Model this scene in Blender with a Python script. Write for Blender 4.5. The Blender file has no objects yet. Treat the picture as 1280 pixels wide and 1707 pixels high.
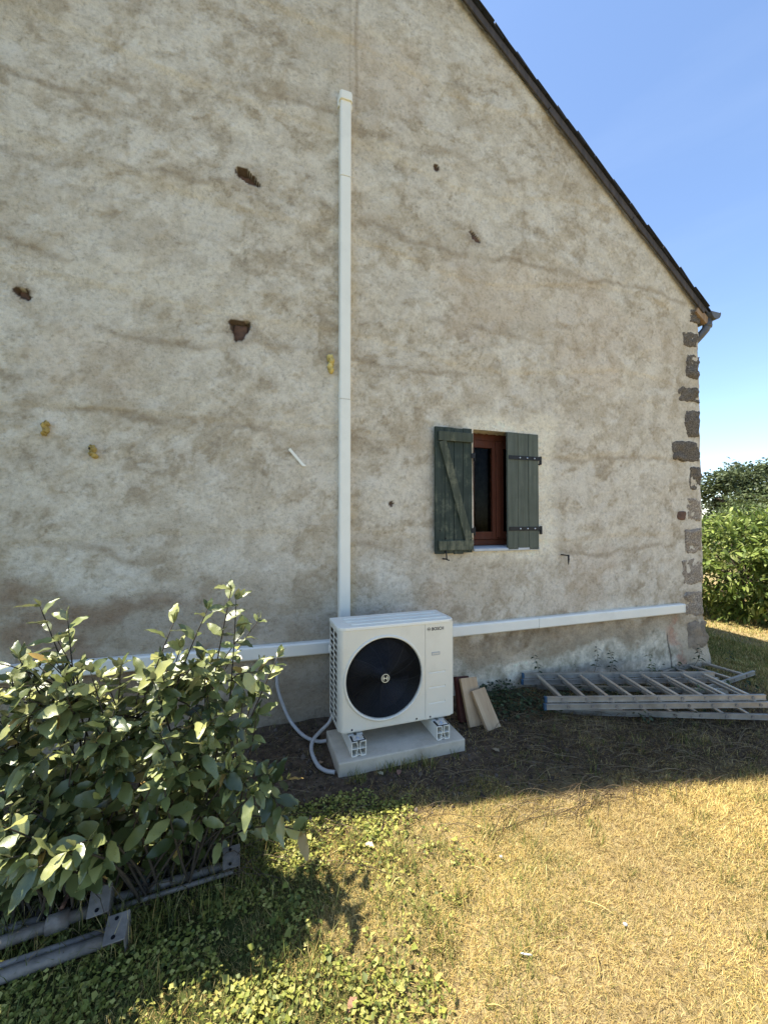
import bpy, math, random
import numpy as np
from mathutils import Vector, Matrix
R_ = math.radians
rng = np.random.default_rng(7); random.seed(7)
scene = bpy.context.scene
COL = scene.collection

# ------------------------------------------------------------------ camera
cam_d = bpy.data.cameras.new('camera'); cam = bpy.data.objects.new('camera', cam_d); COL.objects.link(cam)
cam_d.sensor_fit = 'VERTICAL'; cam_d.sensor_height = 36.0; cam_d.lens = 660.0/1707.0*36.0
cam_d.clip_start = 0.05; cam_d.clip_end = 2000
cam.location = (0, -3.23, 1.6)
cam.rotation_euler = (R_(90+1.26), 0, R_(-18.8))
scene.camera = cam

# ------------------------------------------------------------------ light
SX, SY = 0.37, -0.20                       # shadow offset per metre of height
sun_v = Vector((-SX, -SY, 1)).normalized()
elev = math.asin(sun_v.z); rot = math.atan2(sun_v.x, sun_v.y)
world = bpy.data.worlds.new('World'); scene.world = world; world.use_nodes = True
wn, wl = world.node_tree.nodes, world.node_tree.links
wn.clear()
sky = wn.new('ShaderNodeTexSky'); sky.sky_type = 'NISHITA'; sky.sun_disc = False
sky.sun_elevation = elev; sky.sun_rotation = rot
sky.air_density = 0.9; sky.dust_density = 0.2; sky.ozone_density = 1.6; sky.altitude = 300
bg = wn.new('ShaderNodeBackground'); bg.inputs['Strength'].default_value = 0.125
wo = wn.new('ShaderNodeOutputWorld')
wtc = wn.new('ShaderNodeTexCoord'); wmap = wn.new('ShaderNodeMapping'); wmap.inputs['Scale'].default_value = (1.2, 1.2, 7.0)
wmap.inputs['Rotation'].default_value = (0.12, 0.16, 0)
wnz = wn.new('ShaderNodeTexNoise'); wnz.inputs['Scale'].default_value = 1.6; wnz.inputs['Detail'].default_value = 7
wrm = wn.new('ShaderNodeValToRGB'); wrm.color_ramp.elements[0].position = 0.50; wrm.color_ramp.elements[1].position = 0.85
wrm.color_ramp.elements[1].color = (0.03, 0.03, 0.03, 1)
wmx = wn.new('ShaderNodeMix'); wmx.data_type = 'RGBA'; wmx.inputs[7].default_value = (6.5, 7.0, 7.6, 1)
wl.new(wtc.outputs['Generated'], wmap.inputs['Vector']); wl.new(wmap.outputs['Vector'], wnz.inputs['Vector'])
wl.new(wnz.outputs['Fac'], wrm.inputs['Fac']); wl.new(wrm.outputs['Color'], wmx.inputs[0])
wl.new(sky.outputs['Color'], wmx.inputs[6]); wl.new(wmx.outputs[2], bg.inputs['Color'])
wl.new(bg.outputs['Background'], wo.inputs['Surface'])
sun_d = bpy.data.lights.new('sun', 'SUN'); sun_d.energy = 4.8; sun_d.angle = R_(0.53); sun_d.color = (1.0, 0.94, 0.83)
sun = bpy.data.objects.new('sun', sun_d); COL.objects.link(sun)
sun.rotation_euler = (-sun_v).to_track_quat('-Z', 'Y').to_euler()
sun.location = (-4, 3, 14)
vs = scene.view_settings
vs.view_transform = 'Standard'; vs.look = 'None'; vs.gamma = 1.0; vs.exposure = 1.38; vs.use_curve_mapping = False
scene.cycles.max_bounces = 5; scene.cycles.diffuse_bounces = 3; scene.cycles.glossy_bounces = 2; scene.cycles.transmission_bounces = 4; scene.cycles.transparent_max_bounces = 8
scene.cycles.sample_clamp_indirect = 6.0

# ------------------------------------------------------------------ helpers
def _hash(ix, iy, s):
    n = (ix.astype(np.int64)*374761393 + iy.astype(np.int64)*668265263 + s*974711) & 0x7fffffff
    n = ((n ^ (n >> 13))*1274126177) & 0x7fffffff
    return ((n ^ (n >> 16)) & 0xffff)/65535.0
def vnoise(x, y, s=0):
    x = np.asarray(x, float); y = np.asarray(y, float)
    ix, iy = np.floor(x), np.floor(y); fx, fy = x-ix, y-iy
    ux, uy = fx*fx*fx*(fx*(fx*6-15)+10), fy*fy*fy*(fy*(fy*6-15)+10)
    a, b, c, d = _hash(ix, iy, s), _hash(ix+1, iy, s), _hash(ix, iy+1, s), _hash(ix+1, iy+1, s)
    return (a*(1-ux)+b*ux)*(1-uy)+(c*(1-ux)+d*ux)*uy - 0.5
def fbm(x, y, o=4, s=0, g=0.5):
    t = 0; a = 1.0
    for k in range(o):
        t = t + a*vnoise(x*2**k, y*2**k, s+k*17); a *= g
    return t
def sstep(a, b, x):
    t = np.clip((x-a)/(b-a), 0, 1); return t*t*(3-2*t)

def tag(o, label=None, cat=None, group=None, kind=None):
    if label: o['label'] = label
    if cat: o['category'] = cat
    if group: o['group'] = group
    if kind: o['kind'] = kind
    return o
def empty(name, loc=(0, 0, 0), rot=(0, 0, 0)):
    o = bpy.data.objects.new(name, None); COL.objects.link(o); o.location = loc; o.rotation_euler = rot
    o.empty_display_size = 0.05
    return o
def attach(o, parent, local=False):
    if parent is None: return
    o.parent = parent
    if parent.type == 'EMPTY' and not local:
        o.matrix_parent_inverse = Matrix.Translation(parent.location).inverted()
class MB:
    def __init__(s): s.V = []; s.F = []
    def add(s, V, F):
        b = len(s.V); s.V += [tuple(v) for v in V]; s.F += [tuple(i+b for i in f) for f in F]; return s
    def box(s, c, d, M=None):
        c = Vector(c); V = []
        for x in (-.5, .5):
            for y in (-.5, .5):
                for z in (-.5, .5):
                    v = Vector((x*d[0], y*d[1], z*d[2]))
                    if M is not None: v = M @ v
                    V.append(c+v)
        return s.add(V, [(0, 1, 3, 2), (4, 6, 7, 5), (0, 4, 5, 1), (2, 3, 7, 6), (0, 2, 6, 4), (1, 5, 7, 3)])
    def lim(s, x0, x1, y0, y1, z0, z1): return s.box(((x0+x1)/2, (y0+y1)/2, (z0+z1)/2), (x1-x0, y1-y0, z1-z0))
    def bar(s, p0, p1, w, h, up=(0, 0, 1)):
        p0, p1 = Vector(p0), Vector(p1); d = p1-p0; L = d.length; d.normalize()
        u = Vector(up); side = d.cross(u)
        if side.length < 1e-5: side = d.cross(Vector((1, 0, 0)))
        side.normalize(); u = side.cross(d)
        M = Matrix((d, side, u)).transposed()
        return s.box((p0+p1)/2, (L, w, h), M)
    def tube(s, path, r, seg=8, cap=True):
        P = [Vector(p) for p in path]; n = len(P); rs = r if isinstance(r, (list, tuple)) else [r]*n
        V = []; F = []; prev = None
        for i, p in enumerate(P):
            t = (P[min(i+1, n-1)]-P[max(i-1, 0)]).normalized()
            if prev is None:
                a = t.orthogonal().normalized()
            else:
                a = prev - t*prev.dot(t); a.normalize()
            prev = a; b = t.cross(a)
            for k in range(seg):
                q = 2*math.pi*k/seg
                V.append(p+(a*math.cos(q)+b*math.sin(q))*rs[i])
        for i in range(n-1):
            for k in range(seg):
                k2 = (k+1) % seg
                F.append((i*seg+k, i*seg+k2, (i+1)*seg+k2, (i+1)*seg+k))
        if cap:
            F.append(tuple(reversed(range(seg)))); F.append(tuple((n-1)*seg+k for k in range(seg)))
        return s.add(V, F)
    def prism(s, poly, fn, d0, d1):
        n = len(poly); V = [fn(p[0], p[1], d0) for p in poly]+[fn(p[0], p[1], d1) for p in poly]
        F = [tuple(range(n)), tuple(range(2*n-1, n-1, -1))]
        for i in range(n):
            j = (i+1) % n; F.append((j, i, n+i, n+j))
        return s.add(V, F)
    def lathe(s, c, prof, seg=48, axis='y', close=False):
        # prof: list of (radius, offset along axis)
        V = []; F = []; n = len(prof); c = Vector(c)
        for (r, h) in prof:
            for k in range(seg):
                q = 2*math.pi*k/seg
                if axis == 'y': v = Vector((r*math.cos(q), h, r*math.sin(q)))
                else: v = Vector((r*math.cos(q), r*math.sin(q), h))
                V.append(c+v)
        m = n if close else n-1
        for i in range(m):
            for k in range(seg):
                k2 = (k+1) % seg; i2 = (i+1) % n
                F.append((i*seg+k, i2*seg+k, i2*seg+k2, i*seg+k2))
        return s.add(V, F)
    def build(s, name, mat, parent=None, smooth=False, bevel=0, local=False):
        me = bpy.data.meshes.new(name); me.from_pydata(s.V, [], s.F); me.update()
        return finish(name, me, mat, parent, smooth, bevel, local)
def recalc(me):
    import bmesh
    bm = bmesh.new(); bm.from_mesh(me); bmesh.ops.recalc_face_normals(bm, faces=bm.faces); bm.to_mesh(me); bm.free()
def finish(name, me, mat, parent=None, smooth=False, bevel=0, local=False, fix=True):
    if fix: recalc(me)
    me.materials.append(mat)
    o = bpy.data.objects.new(name, me); COL.objects.link(o); attach(o, parent, local)
    if smooth:
        me.polygons.foreach_set('use_smooth', [True]*len(me.polygons))
    if bevel:
        m = o.modifiers.new('bevel', 'BEVEL'); m.width = bevel; m.segments = 2; m.limit_method = 'ANGLE'; m.angle_limit = R_(40)
    return o
def raw_mesh(name, V, T, mat, parent=None, cols=None, smooth=False, local=False):
    """triangle or quad mesh straight from numpy arrays"""
    V = np.ascontiguousarray(V, np.float32); T = np.ascontiguousarray(T, np.int32); k = T.shape[1]
    me = bpy.data.meshes.new(name)
    me.vertices.add(len(V)); me.vertices.foreach_set('co', V.ravel())
    me.loops.add(T.size); me.loops.foreach_set('vertex_index', T.ravel())
    me.polygons.add(len(T)); me.polygons.foreach_set('loop_start', np.arange(0, T.size, k, dtype=np.int32))
    me.update(calc_edges=True)
    if cols is not None:
        a = me.color_attributes.new('col', 'FLOAT_COLOR', 'POINT')
        c = np.ones((len(V), 4), np.float32); c[:, :3] = cols; a.data.foreach_set('color', c.ravel())
    if smooth: me.polygons.foreach_set('use_smooth', np.ones(len(T), bool))
    return finish(name, me, mat, parent, False, 0, local, fix=False)
def scatter(tv, tf, M, P, cols=None):
    """copies of a template (n,3) placed by matrices (m,3,3) and positions (m,3)"""
    m, n = len(P), len(tv)
    V = np.einsum('mij,nj->mni', M, tv)+P[:, None, :]
    T = tf[None]+(np.arange(m)*n)[:, None, None]
    C_ = None if cols is None else np.repeat(cols, n, axis=0)
    return V.reshape(-1, 3), T.reshape(-1, tf.shape[1]), C_
def frames(d, nrm, size):
    """rotation*scale matrices with local y along d, local z near nrm"""
    d = d/np.linalg.norm(d, axis=1, keepdims=True)
    x = np.cross(d, nrm); x /= np.linalg.norm(x, axis=1, keepdims=True)+1e-9
    z = np.cross(x, d)
    return np.stack([x, d, z], axis=2)*np.asarray(size)[:, None, None]
def unit(n):
    v = rng.normal(size=(n, 3)); return v/np.linalg.norm(v, axis=1, keepdims=True)

# ------------------------------------------------------------------ node materials
class NT:
    def __init__(s, name):
        s.m = bpy.data.materials.new(name); s.m.use_nodes = True; s.t = s.m.node_tree; s.N = s.t.nodes; s.L = s.t.links
        s.b = s.N['Principled BSDF']; s.out = s.N['Material Output']; s._p = None
    @property
    def pos(s):
        if s._p is None: s._p = s.N.new('ShaderNodeTexCoord').outputs['Object']
        return s._p
    def put(s, sock, v):
        if isinstance(v, (int, float)): sock.default_value = v
        elif isinstance(v, (tuple, list)): sock.default_value = tuple(v)+(1,)*(4-len(v)) if sock.type == 'RGBA' else tuple(v)
        else: s.L.new(v, sock)
    def noise(s, scale, detail=5, rough=.55, dist=0, vec=None, out='Fac'):
        n = s.N.new('ShaderNodeTexNoise'); s.L.new(vec if vec is not None else s.pos, n.inputs['Vector'])
        n.inputs['Scale'].default_value = scale; n.inputs['Detail'].default_value = detail
        n.inputs['Roughness'].default_value = rough; n.inputs['Distortion'].default_value = dist
        return n.outputs[out]
    def voro(s, scale, feature='F1', vec=None, out='Distance'):
        n = s.N.new('ShaderNodeTexVoronoi'); n.feature = feature; s.L.new(vec if vec is not None else s.pos, n.inputs['Vector'])
        n.inputs['Scale'].default_value = scale; return n.outputs[out]
    def mapv(s, scale, loc=(0, 0, 0), vec=None, rot=(0, 0, 0)):
        n = s.N.new('ShaderNodeMapping'); s.L.new(vec if vec is not None else s.pos, n.inputs['Vector'])
        n.inputs['Scale'].default_value = scale; n.inputs['Location'].default_value = loc; n.inputs['Rotation'].default_value = rot
        return n.outputs['Vector']
    def math(s, op, a, b=0.0, c=0.0, clamp=False):
        n = s.N.new('ShaderNodeMath'); n.operation = op; n.use_clamp = clamp
        s.put(n.inputs[0], a); s.put(n.inputs[1], b); s.put(n.inputs[2], c); return n.outputs[0]
    def vmath(s, op, a, b):
        n = s.N.new('ShaderNodeVectorMath'); n.operation = op; s.put(n.inputs[0], a); s.put(n.inputs[1], b); return n.outputs[0]
    def vscale(s, a, k):
        n = s.N.new('ShaderNodeVectorMath'); n.operation = 'SCALE'; s.put(n.inputs[0], a); n.inputs['Scale'].default_value = k; return n.outputs[0]
    def step(s, v, a, b, c=0.0, d=1.0):
        n = s.N.new('ShaderNodeMapRange'); n.interpolation_type = 'SMOOTHSTEP'; s.put(n.inputs[0], v)
        for i, q in enumerate((a, b, c, d)): n.inputs[i+1].default_value = q
        return n.outputs[0]
    def ramp(s, fac, stops):
        n = s.N.new('ShaderNodeValToRGB'); e = n.color_ramp.elements
        while len(e) < len(stops): e.new(0.5)
        for el, (p, c) in zip(e, stops): el.position = p; el.color = tuple(c)+(1,)
        s.put(n.inputs['Fac'], fac); return n.outputs['Color']
    def mix(s, fac, a, b, mode='MIX'):
        n = s.N.new('ShaderNodeMix'); n.data_type = 'RGBA'; n.blend_type = mode
        s.put(n.inputs[0], fac); s.put(n.inputs[6], a); s.put(n.inputs[7], b); return n.outputs[2]
    def sep(s, vec=None):
        n = s.N.new('ShaderNodeSeparateXYZ'); s.L.new(vec if vec is not None else s.pos, n.inputs[0]); return n.outputs
    def attr(s, name='col'):
        n = s.N.new('ShaderNodeVertexColor'); n.layer_name = name; return n.outputs['Color']
    def rnd(s): return s.N.new('ShaderNodeObjectInfo').outputs['Random']
    def bump(s, h, strength=.3, dist=.01, prev=None):
        n = s.N.new('ShaderNodeBump'); n.inputs['Strength'].default_value = strength; n.inputs['Distance'].default_value = dist
        s.put(n.inputs['Height'], h)
        if prev is not None: s.L.new(prev, n.inputs['Normal'])
        s.L.new(n.outputs[0], s.b.inputs['Normal']); return n.outputs[0]
    def fin(s, col, rough=.6, metal=0, spec=.5):
        s.put(s.b.inputs['Base Color'], col); s.put(s.b.inputs['Roughness'], rough); s.b.inputs['Metallic'].default_value = metal
        s.b.inputs['Specular IOR Level'].default_value = spec
        return s.m
    def leafy(s, col, rough=.5, trans=.25, spec=.4):
        """two sided leaf: principled plus some light through it"""
        s.fin(col, rough, 0, spec)
        t = s.N.new('ShaderNodeBsdfTranslucent'); s.put(t.inputs['Color'], col)
        m = s.N.new('ShaderNodeMixShader'); m.inputs[0].default_value = trans
        s.L.new(s.b.outputs[0], m.inputs[1]); s.L.new(t.outputs[0], m.inputs[2]); s.L.new(m.outputs[0], s.out.inputs['Surface'])
        return s.m

def speck(name, col, var=.15, scale=12, rough=.6, metal=0, spec=.5, bump=0, bscale=60, dirt=None, dscale=3):
    t = NT(name)
    lo = tuple(c*(1-var) for c in col); hi = tuple(min(1, c*(1+var)) for c in col)
    c = t.ramp(t.noise(scale, 6, .6), [(.3, lo), (.7, hi)])
    if dirt:
        c = t.mix(t.math('MULTIPLY', t.step(t.noise(dscale, 8, .65), .5, .72), .7), c, dirt)
    if bump: t.bump(t.noise(bscale, 5, .6), bump, .004)
    r = t.step(t.noise(scale*.7, 4), .3, .7, max(0, rough-.08), min(1, rough+.08))
    return t.fin(c, r, metal, spec)

def wall_material(name, flat=None):
    t = NT(name)
    n1 = t.noise(34, 5, .78); n2 = t.noise(9, 5, .66); n3 = t.noise(100, 2, .6)
    c = t.attr() if flat is None else t.ramp(n2, [(.3, tuple(q*.75 for q in flat)), (.7, tuple(q*1.15 for q in flat))])
    g = t.mix(t.step(n2, .38, .60), t.ramp(n1, [(.30, (.64, .62, .59)), (.50, (.99, .99, .99)), (.70, (1.16, 1.16, 1.16))]), t.ramp(n1, [(.26, (.80, .79, .77)), (.5, (1.03, 1.03, 1.03)), (.74, (1.14, 1.14, 1.14))]))
    c = t.mix(1.0, c, g, 'MULTIPLY')
    c = t.mix(t.math('MULTIPLY', t.step(n3, .62, .72), .22), c, (.22, .18, .13))
    t.bump(t.math('ADD', t.math('MULTIPLY', n2, .9), n1), 1.0, .018)
    return t.fin(c, .93, 0, .12)

def granite(name, k=1.0, warm=.35):
    t = NT(name)
    n = t.noise(60, 5, .75); v = t.voro(90)
    c = t.ramp(n, [(p_, tuple(q*k for q in c_)) for p_, c_ in [(.30, (.058, .046, .034)), (.48, (.135, .108, .080)), (.6, (.235, .195, .148)), (.72, (.41, .36, .285))]])
    c = t.mix(t.step(v, .0, .28, .35, 0), c, (.05, .045, .04))
    c = t.mix(t.math('MULTIPLY', t.step(t.noise(4, 5), .5, .7), .35), c, (.20*k, .16*k, .115*k))
    t.bump(t.math('ADD', n, t.math('MULTIPLY', t.noise(18, 5), .8)), .9, .02)
    return t.fin(c, .9, 0, .2)

def paint_wood(name, col, under, wear=(.52, .66), grain=(30, 30, 1.6)):
    t = NT(name)
    g = t.noise(1, 7, .65, .3, t.mapv(grain))
    base = t.ramp(g, [(.3, tuple(q*.72 for q in col)), (.55, col), (.75, tuple(q*1.35 for q in col))])
    w = t.math('MULTIPLY', t.step(t.math('ADD', t.math('MULTIPLY', t.noise(7, 7, .7), .65), t.math('MULTIPLY', g, .35)), wear[0], wear[1]), .85)
    c = t.mix(w, base, under)
    t.bump(t.math('ADD', g, t.math('MULTIPLY', t.noise(40, 4), .4)), .55, .004)
    return t.fin(c, t.step(t.noise(9, 4), .3, .7, .55, .8), 0, .3)

def raw_wood(name, a, b, grain=(22, 22, 2.2)):
    t = NT(name)
    g = t.noise(1, 8, .62, .8, t.mapv(grain))
    c = t.ramp(g, [(.28, a), (.5, tuple((p+q)/2 for p, q in zip(a, b))), (.72, b)])
    k = t.voro(9, vec=t.mapv((1, 1, .55)))
    c = t.mix(t.step(k, .03, .10, .75, 0), c, tuple(q*.45 for q in a))
    c = t.mix(t.math('MULTIPLY', t.step(t.noise(5, 5), .55, .75), .35), c, tuple(q*.55 for q in b))
    t.bump(g, .4, .003)
    return t.fin(c, .75, 0, .3)

M_wall = wall_material('lime_render'); M_wall_side = wall_material('lime_render_plain', (.50, .42, .31))
M_granite = granite('granite'); M_granite_pale = granite('granite_mortared', 2.1)
M_brick = speck('old_brick', (.115, .060, .036), .35, 25, .9, bump=.7, bscale=45)
M_slate = speck('slate', (.035, .034, .036), .35, 18, .75, spec=.3, bump=.4, bscale=30)
M_verge = raw_wood('weathered_board', (.035, .028, .024), (.095, .075, .06))
M_rafter = raw_wood('eaves_wood', (.22, .13, .07), (.40, .27, .16))
M_zinc = speck('zinc', (.12, .115, .11), .25, 8, .6, .35, dirt=(.10, .09, .085))
M_green = paint_wood('green_paint', (.030, .042, .032), (.11, .12, .080), (.50, .64))
M_green_lit = paint_wood('green_paint_worn_lit', (.062, .070, .046), (.17, .165, .105), (.47, .62))  # worn paint, lightened so brace and ledges look lit
M_green_out = paint_wood('green_paint_faded', (.095, .105, .078), (.18, .18, .13), (.56, .72))
M_iron = speck('black_iron', (.022, .022, .023), .3, 30, .55, .6, bump=.3)
M_redwood = paint_wood('red_stained_wood', (.085, .023, .010), (.13, .046, .020), (.6, .8))
M_sill = speck('sill_mortar', (.50, .50, .49), .15, 12, .9, bump=.4)
M_white = speck('white_plastic', (.82, .78, .665), .03, 5, .38, spec=.5, dirt=(.74, .70, .59), dscale=4)
M_casing = speck('cream_white_paint', (.74, .69, .565), .025, 4, .36, spec=.5, dirt=(.64, .59, .47), dscale=3)
M_seam = speck('seam_shadow_gap', (.25, .25, .24), .1, 10, .7)
M_black = speck('black_plastic', (.008, .008, .009), .2, 12, .55, spec=.25)
M_guard = speck('guard_wire', (.014, .014, .015), .15, 20, .4, spec=.4)
M_blade = speck('navy_fan_plastic', (.006, .006, .012), .2, 9, .5, spec=.22)
M_coil = speck('coil_fins', (.085, .065, .035), .5, 14, .45, .5)
M_gold = speck('emblem_cream', (.72, .66, .48), .05, 10, .35)
M_print = speck('dark_print', (.02, .02, .022), .1, 10, .5)
M_badge = speck('grey_badge', (.42, .42, .40), .08, 30, .4)
M_steel = speck('zinc_plated_steel', (.55, .57, .60), .1, 15, .32, .85)
M_conc = speck('cast_concrete', (.52, .455, .35), .14, 6, .88, spec=.2, bump=.5, bscale=70, dirt=(.36, .305, .225), dscale=5)
M_hose = speck('grey_hose', (.40, .385, .36), .08, 20, .5)
M_alu = speck('weathered_aluminium', (.36, .33, .28), .25, 9, .48, .6, dirt=(.20, .19, .17), dscale=6, bump=.1)
M_rung = speck('worn_aluminium', (.64, .60, .53), .12, 9, .33, .75)
M_blue = speck('blue_cap', (.025, .07, .12), .25, 20, .55)
M_galv = speck('galvanised_steel', (.25, .22, .185), .4, 14, .65, .3, dirt=(.15, .10, .065), dscale=9, bump=.25)
M_rust = speck('rusty_steel', (.17, .085, .05), .4, 30, .85, .2, bump=.5)
M_board = raw_wood('pale_offcut', (.33, .215, .115), (.55, .40, .245))
M_redplank = paint_wood('red_brown_plank', (.075, .022, .016), (.12, .06, .04), (.55, .75))
M_foam = speck('expanding_foam', (.46, .33, .10), .3, 26, .8, bump=.9, bscale=40)
M_foam_y = speck('fresh_expanding_foam', (.66, .50, .16), .25, 30, .75, bump=.9, bscale=40)
M_bark = speck('bark', (.085, .065, .045), .4, 30, .9, bump=.8)
M_twig = speck('dark_twig', (.045, .034, .022), .4, 30, .85)
M_stem = speck('green_brown_stem', (.16, .12, .06), .3, 40, .7)
tg = NT('window_glass'); tg.b.inputs['Transmission Weight'].default_value = 1.0; tg.b.inputs['IOR'].default_value = 1.10
M_glass = tg.fin((.86, .90, .90), .02)

# ------------------------------------------------------------------ ground
def gh(x, y):
    x = np.asarray(x, float); y = np.asarray(y, float)
    z = -.09*sstep(1.7, 3.6, x)
    near = sstep(60, 8, np.hypot(x, y))
    z = z + near*(.030*fbm(x*1.3+3, y*1.3+9, 3, 5) + .016*fbm(x*6, y*6, 3, 8))
    pad = (x > .35) & (x < 1.6) & (y > -1.0) & (y < 0)
    z = np.where(pad, np.minimum(z, .004), z)
    z = z + np.where(np.hypot(x, y) > 40, .35*fbm(x/30, y/30, 2, 3), 0)
    return z
def axis(a, b, step, far):
    core = np.arange(a, b+1e-6, step); g = 1.35; s = step; lo, hi = [a], [b]
    while hi[-1] < far: s *= g; hi.append(hi[-1]+s); lo.append(lo[-1]-s)
    return np.concatenate([lo[:0:-1], core, hi[1:]])
gx, gy = axis(-2.2, 8.6, .04, 500), axis(-3.6, 2.6, .04, 500)
GX, GY = np.meshgrid(gx, gy, indexing='ij'); GZ = gh(GX, GY)
ni, nj = GX.shape
idx = np.arange(ni*nj).reshape(ni, nj)
Q = np.stack([idx[:-1, :-1], idx[1:, :-1], idx[1:, 1:], idx[:-1, 1:]], -1).reshape(-1, 4)
t = NT('dry_lawn_soil'); x, y, z = t.sep()
soil = t.ramp(t.noise(16, 8, .68), [(.3, (.052, .035, .022)), (.5, (.11, .078, .050)), (.7, (.185, .135, .09))])
straw = t.ramp(t.noise(26, 7, .7, .6), [(.28, (.15, .105, .05)), (.5, (.33, .245, .115)), (.7, (.46, .36, .19))])
straw = t.mix(t.math('MULTIPLY', t.step(t.noise(1.6, 5), .5, .68), .4), straw, (.15, .15, .05))
green = t.ramp(t.noise(30, 6, .7), [(.3, (.03, .035, .012)), (.6, (.09, .10, .03)), (.75, (.17, .15, .06))])
edge = t.math('ADD', y, t.math('ADD', t.math('MULTIPLY', t.math('SUBTRACT', t.noise(2.2, 6, .6), .5), .7), t.math('MULTIPLY', x, .12)))
inx = t.math('SUBTRACT', 1.0, t.step(x, 4.6, 5.4))
msoil = t.math('MULTIPLY', t.step(edge, -1.25, -.85), inx)
gl = t.math('ADD', t.math('ADD', x, t.math('MULTIPLY', y, -.25)), t.math('MULTIPLY', t.math('SUBTRACT', t.noise(2.6, 6, .65), .5), 1.4))
c = t.mix(t.math('SUBTRACT', 1.0, t.step(gl, .55, 1.25)), straw, green)
far = t.step(t.math('ABSOLUTE', t.math('ADD', x, t.math('ABSOLUTE', y))), 9, 30)
c = t.mix(far, c, (.20, .17, .07))
c = t.mix(msoil, c, soil)
t.bump(t.math('ADD', t.noise(45, 7, .72), t.math('MULTIPLY', t.noise(150, 4, .7), .4)), 1.0, .018)
M_ground = t.fin(c, .95, 0, .1)
g = raw_mesh('ground', np.stack([GX, GY, GZ], -1).reshape(-1, 3), Q, M_ground, smooth=True)
tag(g, kind='structure')

# ------------------------------------------------------------------ house
XR, XL, RIDGE, SL, SLL = 5.06, -4.6, 0.6, .755, 1.12  # unseen left slope and ridge are shaped to place the roof's shadow edge
ZE = 4.16
def roof_z(x):
    x = np.asarray(x, float)
    zr = ZE+SL*(XR-RIDGE)
    return np.where(x > RIDGE, ZE+SL*(XR-x), zr-SLL*(RIDGE-x))
house = tag(empty('stone_house', (0, 0, 0)), 'rendered stone gable house with slate roof, green shutters and granite corner stones', 'house')
WX0, WX1, WZ0, WZ1 = 1.975, 2.70, 1.335, 2.455
# recesses where render has come away: polygon in (x, z), depth
HOLES = [([(-.11, 4.33), (-.03, 4.335), (.03, 4.285), (.065, 4.235), (-.03, 4.25), (-.10, 4.27)], .075),
         ([(-1.475, 3.135), (-1.41, 3.13), (-1.385, 3.075), (-1.43, 3.085), (-1.475, 3.105)], .06),
         ([(-.155, 3.135), (-.02, 3.145), (.0, 3.12), (-.045, 3.05), (-.055, 3.0), (-.105, 2.99), (-.115, 3.05)], .05),
         ([(1.585, 4.858), (1.625, 4.86), (1.63, 4.825), (1.60, 4.815)], .03),
         ([(1.96, 4.34), (2.01, 4.315), (2.075, 4.26), (2.02, 4.25), (1.985, 4.28)], .025),
         ([(1.142, 1.762), (1.168, 1.755), (1.170, 1.738), (1.15, 1.732)], .012)]
def pip(px, pz, poly):
    ins = np.zeros(px.shape, bool); n = len(poly)
    for i in range(n):
        (x1, z1), (x2, z2) = poly[i], poly[(i+1) % n]
        if z1 == z2: continue
        ins ^= ((z1 > pz) != (z2 > pz)) & (px < (x2-x1)*(pz-z1)/(z2-z1)+x1)
    return ins
def axis_snap(a, b, step, marks):
    v = list(np.linspace(a, b, int(round((b-a)/step))+1))
    for m in marks:
        i = int(np.argmin([abs(q-m) for q in v])); v[i] = m
    return np.array(v)
def relief(X, Z):
    d = .011*fbm(X*1.1, Z*1.1, 3, 11)+.010*fbm(X*4+7, Z*5, 4, 21)+.0035*fbm(X*17, Z*17, 3, 31)
    d = d+.012*np.maximum(0, fbm(X*2.3+5, Z*3.1, 3, 41)-.12)
    zl = Z+.25*fbm(X*.5, Z*.2, 2, 51)
    fr = np.mod(zl+.3, .86)
    d = d+.008*sstep(0, .05, fr)*sstep(.86, .3, fr)
    # wall foot flares out a little
    d = d+.05*sstep(.45, -.1, Z)*sstep(3.8, 5.0, X)
    d = d*(1-.8*sstep(4.45, 4.8, X)*sstep(.4, .6, Z))
    return d
wx = axis_snap(-1.75, XR, .0135, (WX0, WX1)); wx = np.concatenate([np.linspace(XL, -1.75, 60)[:-1], wx])
wz = axis_snap(-.1, 6.75, .0135, (WZ0, WZ1)); wz = np.concatenate([np.linspace(-.5, -.1, 5)[:-1], wz, np.linspace(6.75, 7.56, 16)[1:]])
X, Z = np.meshgrid(wx, wz, indexing='ij')
top = roof_z(X)-.005
Y = -relief(X, Z)
for poly, dep in HOLES:
    jx, jz = X+.012*fbm(X*30, Z*30, 2, 61), Z+.012*fbm(X*30+9, Z*30, 2, 62)
    Y = np.where(pip(jx, jz, poly), Y+dep, Y)
win_edge = (np.abs(X-WX0) < 1e-6) | (np.abs(X-WX1) < 1e-6) | (np.abs(Z-WZ0) < 1e-6) | (np.abs(Z-WZ1) < 1e-6)
Xj = X+.006*fbm(Z*9, X*3, 2, 71)*win_edge*((X > WX0-.1) & (X < WX1+.1) & (Z > WZ0-.1) & (Z < WZ1+.1))
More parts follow.
